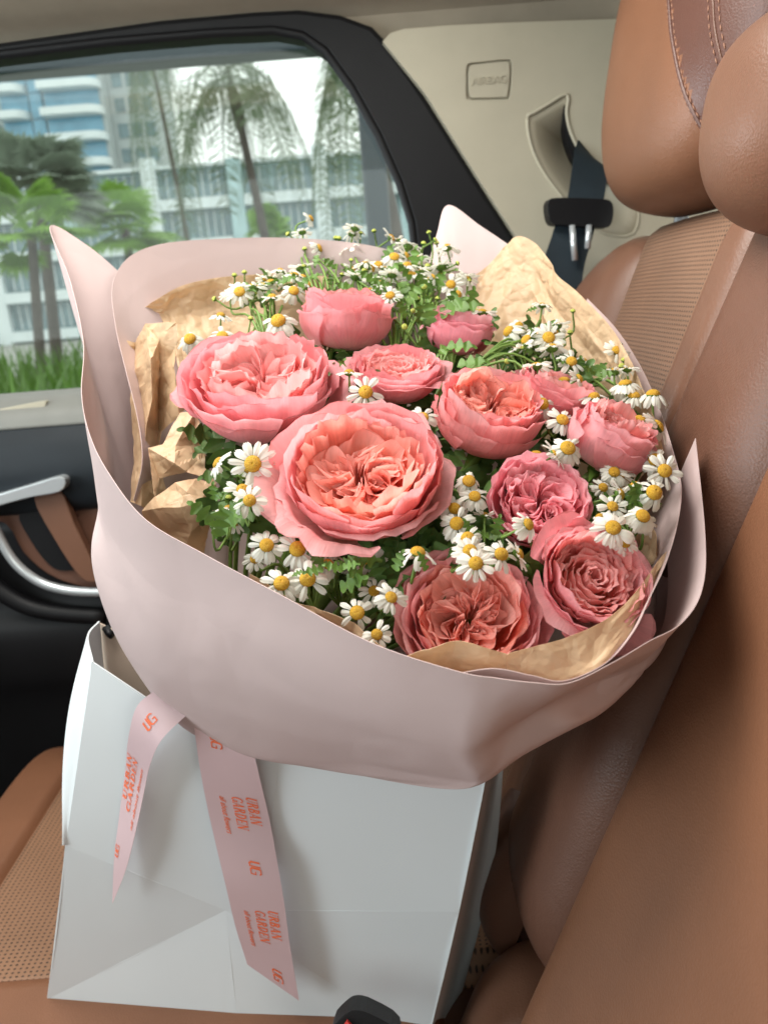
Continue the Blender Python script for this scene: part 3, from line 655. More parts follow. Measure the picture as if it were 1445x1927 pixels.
# ================================================================== PAPER BAG
BP0 = Vector((-0.29, 0.506, 0.745)); BN = Vector((-0.048, -0.294, 0)).normalized()     # towards the camera
def BG(px, py, off=0.0): return on_plane(px, py, BP0 + BN * off, BN)
bag = thing('paper_bag', 'white paper carrier bag standing on the seat under the bouquet', 'paper bag', (-0.14, 0.5, 0.745))
bv = {'A': BG(175, 1245), 'B': BG(350, 1362, 0.002), 'I': BG(530, 1400, 0.006), 'C': BG(925, 1400, 0), 'Dm': BG(125, 1590, 0.006), 'E': BG(425, 1712, -0.005), 'Fm': BG(862, 1715, 0.012),
      'G': BG(90, 1880), 'H': BG(800, 1975), 'J': BG(450, 1945, 0.004), 'K': BG(505, 1600, 0.0), 'Q': BG(230, 1480, 0.005), 'W': BG(690, 1560, 0.003)}
ks = list(bv); ix = {k: i for i, k in enumerate(ks)}
fs = [('A', 'Dm', 'Q'), ('A', 'Q', 'B'), ('Q', 'Dm', 'E'), ('Q', 'E', 'K'), ('Q', 'K', 'B'), ('B', 'K', 'I'), ('I', 'K', 'W'), ('I', 'W', 'C'), ('K', 'E', 'W'), ('E', 'Fm', 'W'), ('W', 'Fm', 'C'), ('Dm', 'G', 'E'), ('G', 'J', 'E'), ('J', 'H', 'E'), ('E', 'H', 'Fm')]
bm = bmesh.new(); bvv = [bm.verts.new(bv[k]) for k in ks]
for f in fs: bm.faces.new([bvv[ix[k]] for k in f])
sharp = {frozenset(e) for e in [('Dm', 'E'), ('G', 'E'), ('E', 'Fm'), ('E', 'H'), ('I', 'K'), ('J', 'E')]}
bm.verts.index_update()
V = [v.co.copy() for v in bm.verts]; F = [tuple(v.index for v in f.verts) for f in bm.faces]; bm.free()
fp = make('front_panel', V, F, M['bag'], bag, thick=0.0012)
for ea, eb in [('Dm', 'E'), ('G', 'E'), ('E', 'Fm'), ('I', 'K'), ('J', 'E')]:
    V, F = tube([bv[ea], bv[ea].lerp(bv[eb], 0.5) + BN * 0.0004, bv[eb]], 0.00045, 6, 6); make('crease', V, F, M['bag'], fp)
for e in fp.data.edges:
    if frozenset((ks[e.vertices[0]], ks[e.vertices[1]])) in sharp: e.use_edge_sharp = True
loft('side_gusset', [[BG(175, 1245, 0.0004), BG(160, 1380, 0.001), BG(142, 1500, 0.003), BG(125, 1590, 0.0064)],
                     PP([(166, 1196, 0.555), (135, 1318, 0.565), (123, 1440, 0.57), (124, 1590, 0.57)]),
                     PP([(187, 1169, 0.60), (200, 1330, 0.61), (200, 1450, 0.62), (190, 1590, 0.63)])], 20, 12, M['bag'], bag, thick=0.0012)
loft('side_gusset', [[BG(125, 1590, 0.0064), BG(108, 1740, 0.004), BG(90, 1880, 0)], PP([(150, 1590, 0.6), (140, 1740, 0.62), (128, 1850, 0.635)]), PP([(190, 1590, 0.63), (180, 1730, 0.65), (160, 1830, 0.66)])], 10, 8, M['bag'], bag, thick=0.0012)
loft('back_panel', [PP([(188, 1172, 0.602), (300, 1225, 0.60), (420, 1270, 0.60), (700, 1330, 0.58), (960, 1380, 0.57)]), PP([(200, 1450, 0.622), (300, 1480, 0.63), (420, 1500, 0.63), (700, 1500, 0.62), (930, 1500, 0.62)]),
                    PP([(165, 1830, 0.662), (300, 1850, 0.66), (420, 1860, 0.655), (700, 1880, 0.645), (860, 1890, 0.64)])], 24, 12, M['bag_in'], bag, thick=0.0012)
loft('side_gusset', [[BG(925, 1400, 0.0004), BG(862, 1715, 0.0124), BG(800, 1975, 0.0004)], PP([(938, 1420, 0.57), (888, 1690, 0.60), (835, 1930, 0.62)]), PP([(950, 1400, 0.57), (925, 1640, 0.615), (862, 1890, 0.64)])], 14, 8, M['bag'], bag, thick=0.0012)
V, F = tube(PP([(199, 1181, 0.600), (206, 1192, 0.598), (212, 1196, 0.597)]), 0.003, 8); make('handle_end', V, F, M['black'], bag)

# ================================================================== RIBBON
rb = thing('satin_ribbon', 'pale pink printed satin ribbon hanging over the white bag', 'ribbon', tuple(P(430, 1385, 0.56)))
def tail_fn(L, Rr): return lambda u, v: cr(L, v).lerp(cr(Rr, v), u)
T2 = tail_fn([BG(a, b, o) for a, b, o in [(365, 1362, 0.02), (377, 1447, 0.016), (391, 1520, 0.014), (408, 1595, 0.016), (426, 1670, 0.02), (444, 1745, 0.018), (466, 1815, 0.012)]],
             [BG(a, b, o) for a, b, o in [(472, 1392, 0.022), (493, 1480, 0.012), (509, 1550, 0.008), (522, 1622, 0.011), (535, 1700, 0.015), (546, 1780, 0.016), (563, 1883, 0.012)]])
T1 = tail_fn([BG(a, b, o) for a, b, o in [(292, 1298, 0.026), (258, 1330, 0.026), (243, 1385, 0.022), (236, 1450, 0.012), (226, 1530, 0.010), (216, 1610, 0.012), (212, 1698, 0.014)]],
             [BG(a, b, o) for a, b, o in [(352, 1345, 0.026), (305, 1392, 0.034), (283, 1440, 0.026), (272, 1490, 0.020), (256, 1565, 0.018), (238, 1635, 0.016), (213, 1699, 0.0142)]])
def tail(fn):
    v, f, uv = grid(fn, 10, 50); return make('ribbon_tail', v, f, M['ribbon'], rb, uv=uv, thick=0.0003)
t2 = tail(T2); t1 = tail(T1)
kn = P(430, 1372, 0.56)
V, F = merge([tube([kn + Vector((-0.02, 0, 0.01)), kn, kn + Vector((0.02, 0, 0.01))], 0.009, 10, 8), tube([kn + Vector((0.0, 0, -0.012)), kn + Vector((0, -0.003, 0.012))], 0.01, 10)])
make('knot', V, F, M['ribbon'], rb)
def stroke(pts, ws):
    out = []
    for i in range(len(pts) - 1):
        a = Vector(pts[i] + (0,)); b = Vector(pts[i + 1] + (0,)); d = (b - a).normalized()
        na = nb = Vector((-d.y, d.x, 0))
        if i > 0: na = (na + (lambda e: Vector((-e.y, e.x, 0)))((a - Vector(pts[i - 1] + (0,))).normalized())).normalized()
        if i < len(pts) - 2: nb = (nb + (lambda e: Vector((-e.y, e.x, 0)))((Vector(pts[i + 2] + (0,)) - b).normalized())).normalized()
        wa, wb = ws[i] / 2, ws[i + 1] / 2
        out.append([a + na * wa, a - na * wa, b - nb * wb, b + nb * wb])
    return out
def arc(cx, cy, rx, ry, a0, a1, n=9): return [(cx + rx * math.cos(R(a0 + (a1 - a0) * i / n)), cy + ry * math.sin(R(a0 + (a1 - a0) * i / n))) for i in range(n + 1)]
def arcw(n, lo, hi): return [lo + (hi - lo) * math.sin(math.pi * i / n) for i in range(n + 1)]
T_, t_ = 0.22, 0.08
def serif(x, y, w=0.34): return stroke([(x - w / 2, y), (x + w / 2, y)], [0.07, 0.07])
def stem_g(x): return stroke([(x, 0), (x, 1)], [T_, T_]) + serif(x, 0.035) + serif(x, 0.965)
def bowl(x, y0, y1, rx): return stroke([(x, y1 - 0.035)] + arc(x, (y0 + y1) / 2, rx, (y1 - y0) / 2 - 0.035, 90, -90) + [(x, y0 + 0.035)], [t_] + arcw(9, t_, T_) + [t_])
GL = {
 'U': (0.88, stroke([(0.2, 1)] + arc(0.44, 0.3, 0.24, 0.27, 180, 360) + [(0.68, 1)], [T_] + [T_] * 3 + [0.14] * 4 + [t_] * 4) + serif(0.2, 0.965) + serif(0.68, 0.965, 0.26)),
 'R': (0.92, stem_g(0.22) + bowl(0.3, 0.48, 1.0, 0.36) + stroke([(0.42, 0.5), (0.62, 0.3), (0.82, 0.03)], [t_, T_, T_])),
 'B': (0.84, stem_g(0.22) + bowl(0.3, 0.5, 1.0, 0.32) + bowl(0.3, 0.0, 0.54, 0.4)),
 'A': (0.92, stroke([(0.14, 0), (0.44, 1)], [t_, t_]) + stroke([(0.44, 1), (0.76, 0)], [T_, T_]) + stroke([(0.22, 0.32), (0.62, 0.32)], [t_, t_]) + serif(0.14, 0.035, 0.26) + serif(0.76, 0.035)),
 'N': (0.98, stroke([(0.18, 0), (0.18, 1)], [t_, t_]) + stroke([(0.18, 1), (0.78, 0)], [T_, T_]) + stroke([(0.78, 0), (0.78, 1)], [t_, t_]) + serif(0.18, 0.035, 0.26) + serif(0.78, 0.965, 0.26)),
 'G': (0.94, stroke(arc(0.5, 0.5, 0.36, 0.47, 40, 340), [t_, 0.1, 0.14, T_, T_, T_, 0.16, 0.1, t_, t_]) + stroke([(0.82, 0.03), (0.82, 0.42)], [0.16, 0.16]) + stroke([(0.62, 0.42), (0.95, 0.42)], [t_, t_]) + stroke([(0.8, 0.7), (0.8, 0.97)], [t_, t_])),
 'D': (0.92, stem_g(0.22) + bowl(0.3, 0.0, 1.0, 0.46)),
 'E': (0.82, stem_g(0.22) + stroke([(0.2, 0.96), (0.72, 0.96)], [t_, t_]) + stroke([(0.2, 0.04), (0.76, 0.04)], [t_, t_]) + stroke([(0.2, 0.5), (0.58, 0.5)], [t_, t_]) + stroke([(0.72, 0.98), (0.72, 0.74)], [0.06, 0.03]) + stroke([(0.76, 0.02), (0.76, 0.28)], [0.06, 0.03]) + stroke([(0.58, 0.38), (0.58, 0.62)], [0.05, 0.05])),
}
LOGO = stroke([(0.1, 0.95), (0.1, 0.2), (0.22, 0.06), (0.42, 0.06), (0.42, 0.95)], [0.14, 0.14, 0.14, 0.12, 0.1]) + stroke([(1.0, 0.78), (0.86, 0.92), (0.62, 0.92), (0.56, 0.78), (0.56, 0.2), (0.66, 0.06), (1.0, 0.06), (1.0, 0.45), (0.78, 0.45)], [0.1, 0.12, 0.12, 0.14, 0.14, 0.12, 0.12, 0.12, 0.08])
def word_polys(w):
    out = []; x = 0
    for ch in w:
        a, ps = GL[ch]
        out += [[Vector((p.x + x, p.y, 0)) for p in q] for q in ps]; x += a + 0.02
    return out, x
def small_polys(body):
    fc = bpy.data.curves.new('tmp', 'FONT'); fc.body = body; fc.size = 1.0; fc.shear = 0.25; fc.offset = 0.012; fc.resolution_u = 3
    to = bpy.data.objects.new('tmp', fc); COL.objects.link(to); bpy.context.view_layer.update()
    me = bpy.data.meshes.new_from_object(to.evaluated_get(bpy.context.evaluated_depsgraph_get())); bpy.data.objects.remove(to)
    ps = [[me.vertices[i].co.copy() for i in p.vertices] for p in me.polygons]; return ps, max(v.co.x for v in me.vertices)
SMALL = small_polys('all about flowers')
def put_print(name, polys, width, fn, parent, v0, v1, u0, u1):
    V = []; F = []; k = 0
    for q in polys:
        idx = []
        for p in q:
            v = v0 + (v1 - v0) * p.x / width; u = u0 + (u1 - u0) * p.y
            b = fn(u, v); e = 0.01
            nrm = (fn(u + e, v) - fn(u - e, v)).cross(fn(u, min(v + e, 1)) - fn(u, max(v - e, 0)))
            nrm = nrm.normalized() if nrm.length > 1e-12 else BN
            if nrm.dot(CAM - b) < 0: nrm = -nrm
            k += 1
            idx.append(len(V)); V.append(b + nrm * (0.00045 + 1e-6 * (k % 40)))
        F.append(tuple(idx))
    return make(name, V, F, M['print'], parent, smooth=False)
def vy(y): return (y - 1392) / 455.0
UW, GW = word_polys('URBAN'), word_polys('GARDEN')
for ya, yb, yc in ((1497, 1568, 1580), (1716, 1782, 1790)):
    put_print('lettering', UW[0], UW[1], T2, t2, vy(ya), vy(yb) - 0.03, 0.68, 0.86)
    put_print('lettering', GW[0], GW[1], T2, t2, vy(ya) + 0.015, vy(yc) - 0.02, 0.44, 0.62)
    put_print('lettering', SMALL[0], SMALL[1], T2, t2, vy(ya) + 0.03, vy(yc) + 0.01, 0.24, 0.38)
put_print('monogram', LOGO, 1.05, T2, t2, vy(1628), vy(1655), 0.50, 0.70)
put_print('monogram', LOGO, 1.05, T2, t2, vy(1818), vy(1838), 0.54, 0.74)
put_print('monogram', LOGO, 1.05, T2, t2, vy(1400), vy(1423), 0.26, 0.46)
put_print('monogram', LOGO, 1.05, T1, t1, 0.205, 0.115, 0.62, 0.34)
put_print('lettering', UW[0], UW[1], T1, t1, 0.60, 0.40, 0.26, 0.06)
put_print('lettering', GW[0], GW[1], T1, t1, 0.63, 0.39, 0.52, 0.32)
put_print('lettering', SMALL[0], SMALL[1], T1, t1, 0.68, 0.40, 0.80, 0.64)
put_print('monogram', LOGO, 1.05, T1, t1, 0.83, 0.78, 0.30, 0.04)

# ================================================================== PINK WRAPPING PAPER
TIE = P(430, 1372, 0.575)
wrap = thing('wrapping_paper', 'matte pale pink paper cone wrapped round the bouquet', 'wrapping paper', tuple(TIE))
def wob(seed, a, sc=9):
    ff = facet(seed, 9, 2.6, a * 0.9, 0.35, 0.5); f2 = facet(seed + 7, 30, 9, a * 0.09, 0.8)
    return lambda u, v, p: (a * 0.6 * mnoise.noise(p * sc + Vector((seed, 0, 0))) + ff(u, v, p) + f2(u, v, p)) * min(1, v * 3)
def sheet(name, cols, nu, nv, a=0.004, seed=1, ring=True, th=0.0004):
    r0, r1, r2, r3 = [], [], [], []
    for i, (rim, low, bul) in enumerate(cols):
        p = P(*rim); q = P(*low); s = i / (len(cols) - 1); an = -2.4 + 4.4 * s
        r0.append(p); r1.append(p.lerp(q, 0.5) - FWD * bul); r2.append(q)
        r3.append(TIE + RIGHT * 0.02 * math.sin(an) - FWD * 0.02 * math.cos(an))
    return loft(name, [r0, r1, r2] + ([r3] if ring else []), nu, nv, M['pink_paper'], wrap, thick=th, disp=wob(seed, a), autos=22)
outer = [((260, 545, .61), (275, 860, .60), 0), ((225, 512, .605), (268, 880, .595), 0), ((165, 462, .60), (262, 900, .585), 0), ((95, 425, .59), (256, 930, .575), 0.0), ((130, 520, .565), (248, 965, .56), 0.0),
         ((157, 640, .52), (235, 1010, .545), 0.0), ((154, 740, .475), (210, 1060, .525), 0.0), ((170, 820, .454), (192, 1105, .50), -0.006), ((208, 895, .43), (232, 1212, .505), 0.0), ((275, 978, .41), (300, 1312, .51), 0.010),
         ((385, 1043, .39), (355, 1366, .515), 0.014), ((535, 1123, .365), (480, 1420, .50), 0.016), ((700, 1210, .345), (640, 1449, .46), 0.014), ((860, 1263, .333), (800, 1480, .42), 0.010), ((935, 1276, .330), (860, 1488, .41), 0.010),
         ((1000, 1284, .329), (930, 1438, .405), 0.006), ((1070, 1285, .331), (1010, 1386, .40), 0.004), ((1150, 1248, .338), (1045, 1362, .41), 0.002), ((1220, 1207, .348), (1085, 1335, .42), 0), ((1282, 1172, .36), (1130, 1296, .43), 0),
         ((1320, 1110, .375), (1165, 1235, .445), 0), ((1326, 1010, .40), (1190, 1160, .46), 0), ((1308, 825, .445), (1215, 1040, .48), 0)]
sheet('outer_sheet', outer, 220, 60, a=0.0055, seed=2)
inner = [((855, 1268, .342), (800, 1400, .44), 0.0), ((930, 1258, .338), (860, 1400, .43), 0), ((1000, 1271, .338), (930, 1390, .42), 0), ((1062, 1281, .339), (1000, 1360, .41), 0), ((1140, 1247, .346), (1080, 1310, .42), 0), ((1192, 1188, .358), (1120, 1250, .43), 0),
         ((1222, 1125, .372), (1140, 1200, .45), 0), ((1252, 1060, .386), (1150, 1150, .47), 0), ((1274, 985, .402), (1150, 1100, .49), 0), ((1281, 915, .42), (1150, 1060, .51), 0), ((1266, 850, .45), (1140, 1020, .545), 0), ((1242, 775, .485), (1110, 990, .57), 0), ((1206, 692, .525), (1060, 960, .59), 0), ((1160, 620, .562), (1010, 930, .60), 0), ((1105, 562, .60), (960, 900, .61), 0)]
sheet('inner_sheet', inner, 90, 30, a=0.002, seed=5)
back = [((252, 942, .50), (330, 1000, .56), 0), ((268, 868, .50), (340, 960, .57), 0), ((260, 790, .512), (350, 920, .58), 0), ((238, 700, .53), (370, 880, .59), 0), ((219, 620, .552), (390, 850, .60), 0), ((211, 548, .572), (410, 830, .605), 0), ((224, 506, .585), (430, 810, .62), 0), ((255, 476, .597), (455, 800, .64), 0), ((310, 458, .608), (480, 790, .65), 0),
        ((400, 450, .618), (520, 780, .66), 0), ((520, 447, .624), (580, 770, .665), 0), ((640, 454, .626), (660, 760, .665), 0), ((720, 467, .626), (720, 750, .665), 0), ((800, 492, .63), (780, 750, .66), 0), ((900, 520, .635), (850, 760, .65), 0)]
sheet('back_sheet', back, 90, 26, a=0.003, seed=8)
cor = [((800, 520, .68), (820, 760, .63), 0), ((822, 440, .685), (850, 760, .63), 0), ((843, 386, .69), (880, 760, .63), 0), ((905, 426, .68), (905, 780, .625), 0), ((970, 470, .665), (930, 800, .62), 0), ((1050, 530, .63), (960, 850, .61), 0), ((1110, 590, .585), (990, 900, .60), 0)]
sheet('corner_sheet', cor, 60, 20, a=0.001, seed=11)

# ================================================================== KRAFT TISSUE
kr = thing('tissue_paper', 'crinkled tan tissue paper lining inside the pink wrap', 'tissue paper', tuple(TIE))
def tissue(rows, nu, nv, seed, amp=0.004, cu=5, cv=6):
    nu, nv = int(nu * 1.4), int(nv * 1.4)
    return loft('tissue_fold', [PP(r) for r in rows], nu, nv, M['kraft'], kr, thick=0.0002, autos=14,
                disp=addf(facet(seed, cu, cv, amp, 0.5), facet(seed + 50, cu * 2.3, cv * 2.3, amp * 0.30, 1.1, 0.6), facet(seed + 90, cu * 6, cv * 6, amp * 0.07, 0.2)))
# left side: creased folds, corner by corner
def creased(pts, tris, seed, fine=0.0009):
    bm = bmesh.new(); vv = [bm.verts.new(P(*p)) for p in pts]
    for t_ in tris: bm.faces.new([vv[k] for k in t_])
    bmesh.ops.subdivide_edges(bm, edges=bm.edges[:], cuts=7, use_grid_fill=True); bmesh.ops.recalc_face_normals(bm, faces=bm.faces[:])
    bm.normal_update(); bm.verts.index_update(); V = []
    ff = facet(seed, 1, 1, fine, 0.4, 0.3); f2 = facet(seed + 1, 1, 1, fine * 0.45, 1.0, 0.3)
    for v in bm.verts:
        q = v.co; a = q.dot(RIGHT) / 0.018; b = q.dot(UP) / 0.018
        V.append(v.co + v.normal * (ff(a, b, q) + f2(a * 2.6, b * 2.6, q)))
    F = [tuple(v.index for v in f.verts) for f in bm.faces]; bm.free()
    return make('tissue_fold', V, F, M['kraft'], kr, thick=0.0002, autos=16)
creased([(229, 638, .555), (257, 645, .565), (274, 609, .545), (319, 606, .535), (333, 609, .532), (335, 648, .535), (284, 676, .525), (287, 752, .518), (276, 800, .515), (271, 862, .510), (248, 945, .505), (246, 709, .56), (252, 830, .54),
         (300, 700, .545), (299, 810, .545), (296, 850, .53), (327, 690, .53), (330, 712, .525), (346, 733, .528), (356, 766, .53), (337, 780, .52), (306, 813, .535), (266, 952, .50), (300, 640, .54), (330, 1000, .53)],
        [(0, 1, 11), (1, 2, 6), (2, 23, 6), (2, 3, 23), (3, 4, 23), (1, 6, 11), (11, 6, 7), (11, 7, 12), (12, 7, 8), (12, 8, 9), (12, 9, 10), (10, 9, 22), (6, 23, 13), (23, 5, 13), (23, 4, 5), (6, 13, 7), (7, 13, 14), (7, 14, 8), (8, 14, 15), (8, 15, 9),
         (13, 5, 16), (13, 16, 14), (16, 17, 14), (17, 20, 21), (17, 21, 14), (17, 18, 20), (18, 19, 20), (9, 15, 24), (9, 24, 22), (14, 21, 15)], 31)
creased([(279, 843, .492), (306, 835, .495), (339, 776, .512), (369, 774, .508), (387, 829, .505), (386, 898, .495), (407, 909, .478), (352, 888, .484), (329, 872, .482), (318, 850, .500), (291, 941, .482), (300, 900, .492), (362, 838, .506), (345, 812, .500), (372, 868, .500), (330, 840, .492)],
        [(0, 1, 15), (1, 2, 13), (1, 13, 15), (2, 3, 13), (3, 4, 12), (3, 12, 13), (12, 4, 14), (4, 5, 14), (5, 6, 14), (6, 7, 14), (7, 8, 12), (7, 12, 14), (8, 15, 12), (12, 15, 13), (8, 0, 15), (0, 8, 11), (8, 7, 11), (0, 11, 10)], 37)
creased([(266, 962, .476), (291, 938, .472), (330, 908, .466), (352, 926, .458), (407, 910, .476), (400, 968, .462), (385, 1036, .478), (345, 1040, .470), (300, 1008, .474), (310, 955, .460), (340, 955, .455), (372, 945, .456), (360, 1000, .460), (370, 900, .474), (330, 1090, .49), (372, 1100, .50), (285, 1040, .49)],
        [(0, 1, 9), (1, 2, 9), (2, 3, 10), (2, 10, 9), (2, 13, 3), (13, 4, 11), (13, 11, 3), (3, 11, 10), (11, 4, 5), (11, 5, 12), (10, 11, 12), (9, 10, 12), (9, 12, 8), (0, 9, 8), (5, 6, 12), (12, 6, 7), (8, 12, 7), (7, 6, 15), (7, 15, 14), (8, 7, 14), (8, 14, 16), (0, 8, 16)], 41)
# back left
tissue([[(274, 578, .592), (300, 560, .595), (345, 537, .602), (400, 524, .608), (460, 518, .612), (540, 515, .614), (620, 520, .614)],
        [(305, 600, .60), (330, 600, .605), (370, 590, .61), (420, 580, .615), (480, 580, .62), (550, 580, .62), (630, 580, .62)],
        [(340, 700, .58), (360, 700, .585), (400, 700, .59), (450, 700, .60), (500, 700, .60), (570, 700, .61), (650, 700, .61)]], 80, 44, 12, 0.0035, 7, 3)
# right back
tissue([[(860, 560, .64), (892, 522, .645), (925, 486, .64), (965, 446, .63), (1005, 456, .62), (1030, 488, .605), (1048, 517, .59), (1100, 560, .565), (1150, 615, .535), (1190, 685, .505), (1222, 770, .475), (1240, 850, .45)],
        [(850, 640, .63), (880, 600, .635), (915, 560, .635), (960, 530, .63), (1000, 540, .62), (1020, 560, .61), (1040, 590, .595), (1085, 630, .57), (1130, 680, .545), (1165, 740, .52), (1195, 820, .49), (1215, 890, .465)],
        [(840, 720, .61), (865, 690, .615), (895, 660, .615), (935, 640, .615), (975, 640, .61), (1000, 660, .60), (1020, 690, .59), (1060, 720, .57), (1095, 760, .555), (1125, 810, .54), (1150, 880, .51), (1180, 950, .49)],
        [(830, 820, .59), (850, 800, .59), (870, 780, .59), (900, 780, .59), (930, 780, .59), (960, 790, .58), (980, 800, .58), (1010, 830, .57), (1040, 870, .56), (1070, 920, .55), (1100, 980, .53), (1130, 1040, .51)]], 130, 80, 15, 0.0032, 9, 5)
# front rim
tissue([[(765, 1234, .347), (800, 1222, .345), (850, 1208, .345), (905, 1216, .345), (950, 1231, .346), (962, 1228, .347), (1010, 1216, .349), (1080, 1195, .354), (1150, 1158, .364), (1200, 1108, .377), (1236, 1060, .390), (1256, 1034, .398)],
        [(750, 1290, .372), (790, 1292, .364), (840, 1296, .358), (895, 1300, .354), (940, 1304, .352), (955, 1306, .351), (1000, 1310, .350), (1065, 1296, .350), (1130, 1255, .351), (1180, 1195, .365), (1218, 1130, .381), (1240, 1085, .392)]], 100, 30, 18, 0.0011, 16, 3)
tissue([[(470, 1080, .392), (530, 1116, .381), (565, 1133, .376), (620, 1150, .370), (662, 1174, .363), (716, 1213, .353), (775, 1250, .346)],
        [(470, 1130, .40), (530, 1150, .388), (565, 1165, .382), (620, 1190, .376), (662, 1215, .369), (716, 1250, .36), (775, 1290, .353)],
        [(500, 1200, .43), (550, 1220, .42), (590, 1240, .41), (640, 1260, .40), (680, 1280, .39), (730, 1310, .385), (790, 1340, .38)]], 50, 24, 21, 0.0016, 8, 3)
tissue([[(1165, 965, .44), (1185, 985, .43), (1205, 975, .425), (1225, 1000, .42), (1228, 1040, .41)],
        [(1160, 1010, .45), (1178, 1030, .44), (1195, 1020, .435), (1210, 1045, .43), (1215, 1075, .42)],
        [(1140, 1080, .47), (1155, 1090, .465), (1170, 1090, .46), (1185, 1100, .455), (1190, 1120, .45)]], 24, 24, 24, 0.003, 3, 3)

# ================================================================== ROSES
def rose(label, px, py, rpx, axis, kind, style, seed, doff=0.0, guard=1.0, closed=0.0, petals_extra=0):
    rg = random.Random(seed); d = D(py, doff); c = P(px, py, d); Rr = rpx / FP * d
    az = camv(*axis); ax = (RIGHT - az * RIGHT.dot(az)).normalized(); ay = az.cross(ax)
    base = c - az * Rr * 0.62
    t = thing('rose', label, 'rose', tuple(base), 'pink garden roses in the bouquet')
    mo, mi = PET[kind]
    def L(r, a, z): return base + (ax * (r * math.cos(a)) + ay * (r * math.sin(a)) + az * z) * Rr
    def whorl_petal(phi, th, prof, ruf, curl, skew, mat, nu=14, nv=12):
        pr = [Vector((a, b, 0)) for a, b in prof]; ph = rg.uniform(0, 6.28); k = rg.uniform(2.5, 6.0); ph2 = rg.uniform(0, 6.28); dip = rg.uniform(-0.05, 0.09)
        def f(u, s):
            u = 2 * u - 1; v = s * (1 - 0.20 * abs(u) ** 2.6 - dip * math.exp(-(u / 0.25) ** 2)); q = cr(pr, v)
            wv = (0.22 + 0.78 * math.sin(min(v * 1.25, 1) * math.pi / 2))
            a = phi + th * u * wv
            rr = q.x + skew * u * v + curl * abs(u) ** 3 * v * v + ruf * v ** 3 * math.sin(k * u * 2 + ph)
            z = q.y - 0.5 * curl * abs(u) ** 3 * v * v + ruf * 0.8 * v ** 3 * math.sin(k * 1.7 * u * 2 + ph2)
            p = L(rr, a, z); return p + nvec(p * 140 + Vector((seed, 0, 0))) * 0.0011 * v
        v, fc, uv = grid(f, nu, nv); return make('petal', v, fc, mat, t, uv=uv)
    cl = closed
    sq = lambda prof, k=1.0, up=0.0: [(a * (1 - cl * 0.42 * min(1, b * 1.6)) * k, b * (1 + 0.55 * cl) + up * b) for a, b in prof]
    whorls = [(4, 0.80, [(.12, 0), (.60, .08), (.94, .32), (1.06, .52), (1.15 * guard, .56)], .035, .05, .05, mo),
              (5, 0.84, [(.12, .02), (.56, .10), (.89, .38), (.99, .62), (1.06, .70)], .03, .045, .05, mo),
              (6, 0.74, [(.11, .03), (.52, .13), (.83, .42), (.92, .68), (.97, .77)], .03, .03, .045, mo),
              (6, 0.72, [(.10, .04), (.48, .16), (.76, .45), (.84, .70), (.88, .80)], .03, .02, .04, mo),
              (7, 0.64, [(.10, .06), (.44, .18), (.68, .46), (.76, .70), (.80, .80)], .035, .01, .04, mi),
              (7, 0.60, [(.10, .08), (.40, .20), (.60, .46), (.67, .70), (.71, .79)], .04, .0, .04, mi)]
    ph0 = rg.uniform(0, 6.28)
    for wi, (n, th, prof, ruf, curl, skew, mat) in enumerate(whorls):
        for i in range(n):
            k = rg.uniform(0.90, 1.08); ph = ph0 + wi * 0.7 + 2 * math.pi * i / n + rg.uniform(-0.25, 0.25)
            kz = rg.uniform(0.86, 1.16); rl = rg.uniform(-0.10, 0.07)
            pr = sq([(a * k, b * kz) for a, b in prof]); pr[-1] = (pr[-1][0] + rl * 0.5, pr[-1][1] - rl)
            whorl_petal(ph, th * rg.uniform(0.9, 1.12), pr, ruf * rg.uniform(0.7, 1.5), curl, skew, mat)
    H = 1 + 0.55 * cl
    if style == 'quarter':
        q0 = rg.uniform(0, 6.28); nq = rg.choice((4, 5))
        twq = rg.choice((-0.5, 0.5))
        def fold(al, A, rho, zt, jit):
            ph = rg.uniform(0, 6.28); kk = rg.uniform(3.5, 6); tw = rg.uniform(-0.5, 0.5) + twq; hz = rg.uniform(-0.06, 0.06); sc = rg.uniform(0.025, 0.065)
            def f(u, s):
                u = 2 * u - 1; v = s * (1 - 0.10 * math.sin(kk * 0.7 * u + ph) ** 2)
                r = (rho * (max(0, math.cos(u * 1.5)) ** 0.62) * 0.93 + 0.06) * (0.50 + 0.50 * v ** 0.8)
                a = al + A * math.sin(u * 1.57) * (0.8 + 0.2 * v) + tw * (r / max(rho, 0.05)) * v
                r += sc * v * v * math.sin(kk * u * 1.6 + ph) + 0.05 * v ** 4
                a += 0.10 * v * v * math.sin(kk * u * 1.3 + ph * 1.7)
                z = 0.34 + (zt + hz - 0.34) * v + 0.03 * v * math.sin(kk * u + ph) - 0.10 * (1 - r) * v * 0.6
                p = L(r, a, z * H); return p + nvec(p * 160 + Vector((seed, 3, 0))) * 0.0012 * v
            v, fc, uv = grid(f, 22, 9); make('petal', v, fc, mi, t, uv=uv)
        for q in range(nq):
            al = q0 + 2 * math.pi * q / nq + rg.uniform(-0.3, 0.3); big = rg.uniform(0.8, 1.1)
            for k in range(6):
                s = (k + 1) / 6 * big
                fold(al + rg.uniform(-0.12, 0.12), (0.16 + 0.66 * s) * rg.uniform(0.85, 1.1), 0.12 + 0.52 * s + rg.uniform(-0.02, 0.02), 0.62 + 0.14 * s + rg.uniform(-0.04, 0.06), 0)
        for k in range(9):
            fold(rg.uniform(0, 6.28), rg.uniform(0.5, 1.3), rg.uniform(0.12, 0.30), rg.uniform(0.56, 0.70), 0)
    else:
        n = 28; g_ = 2.4
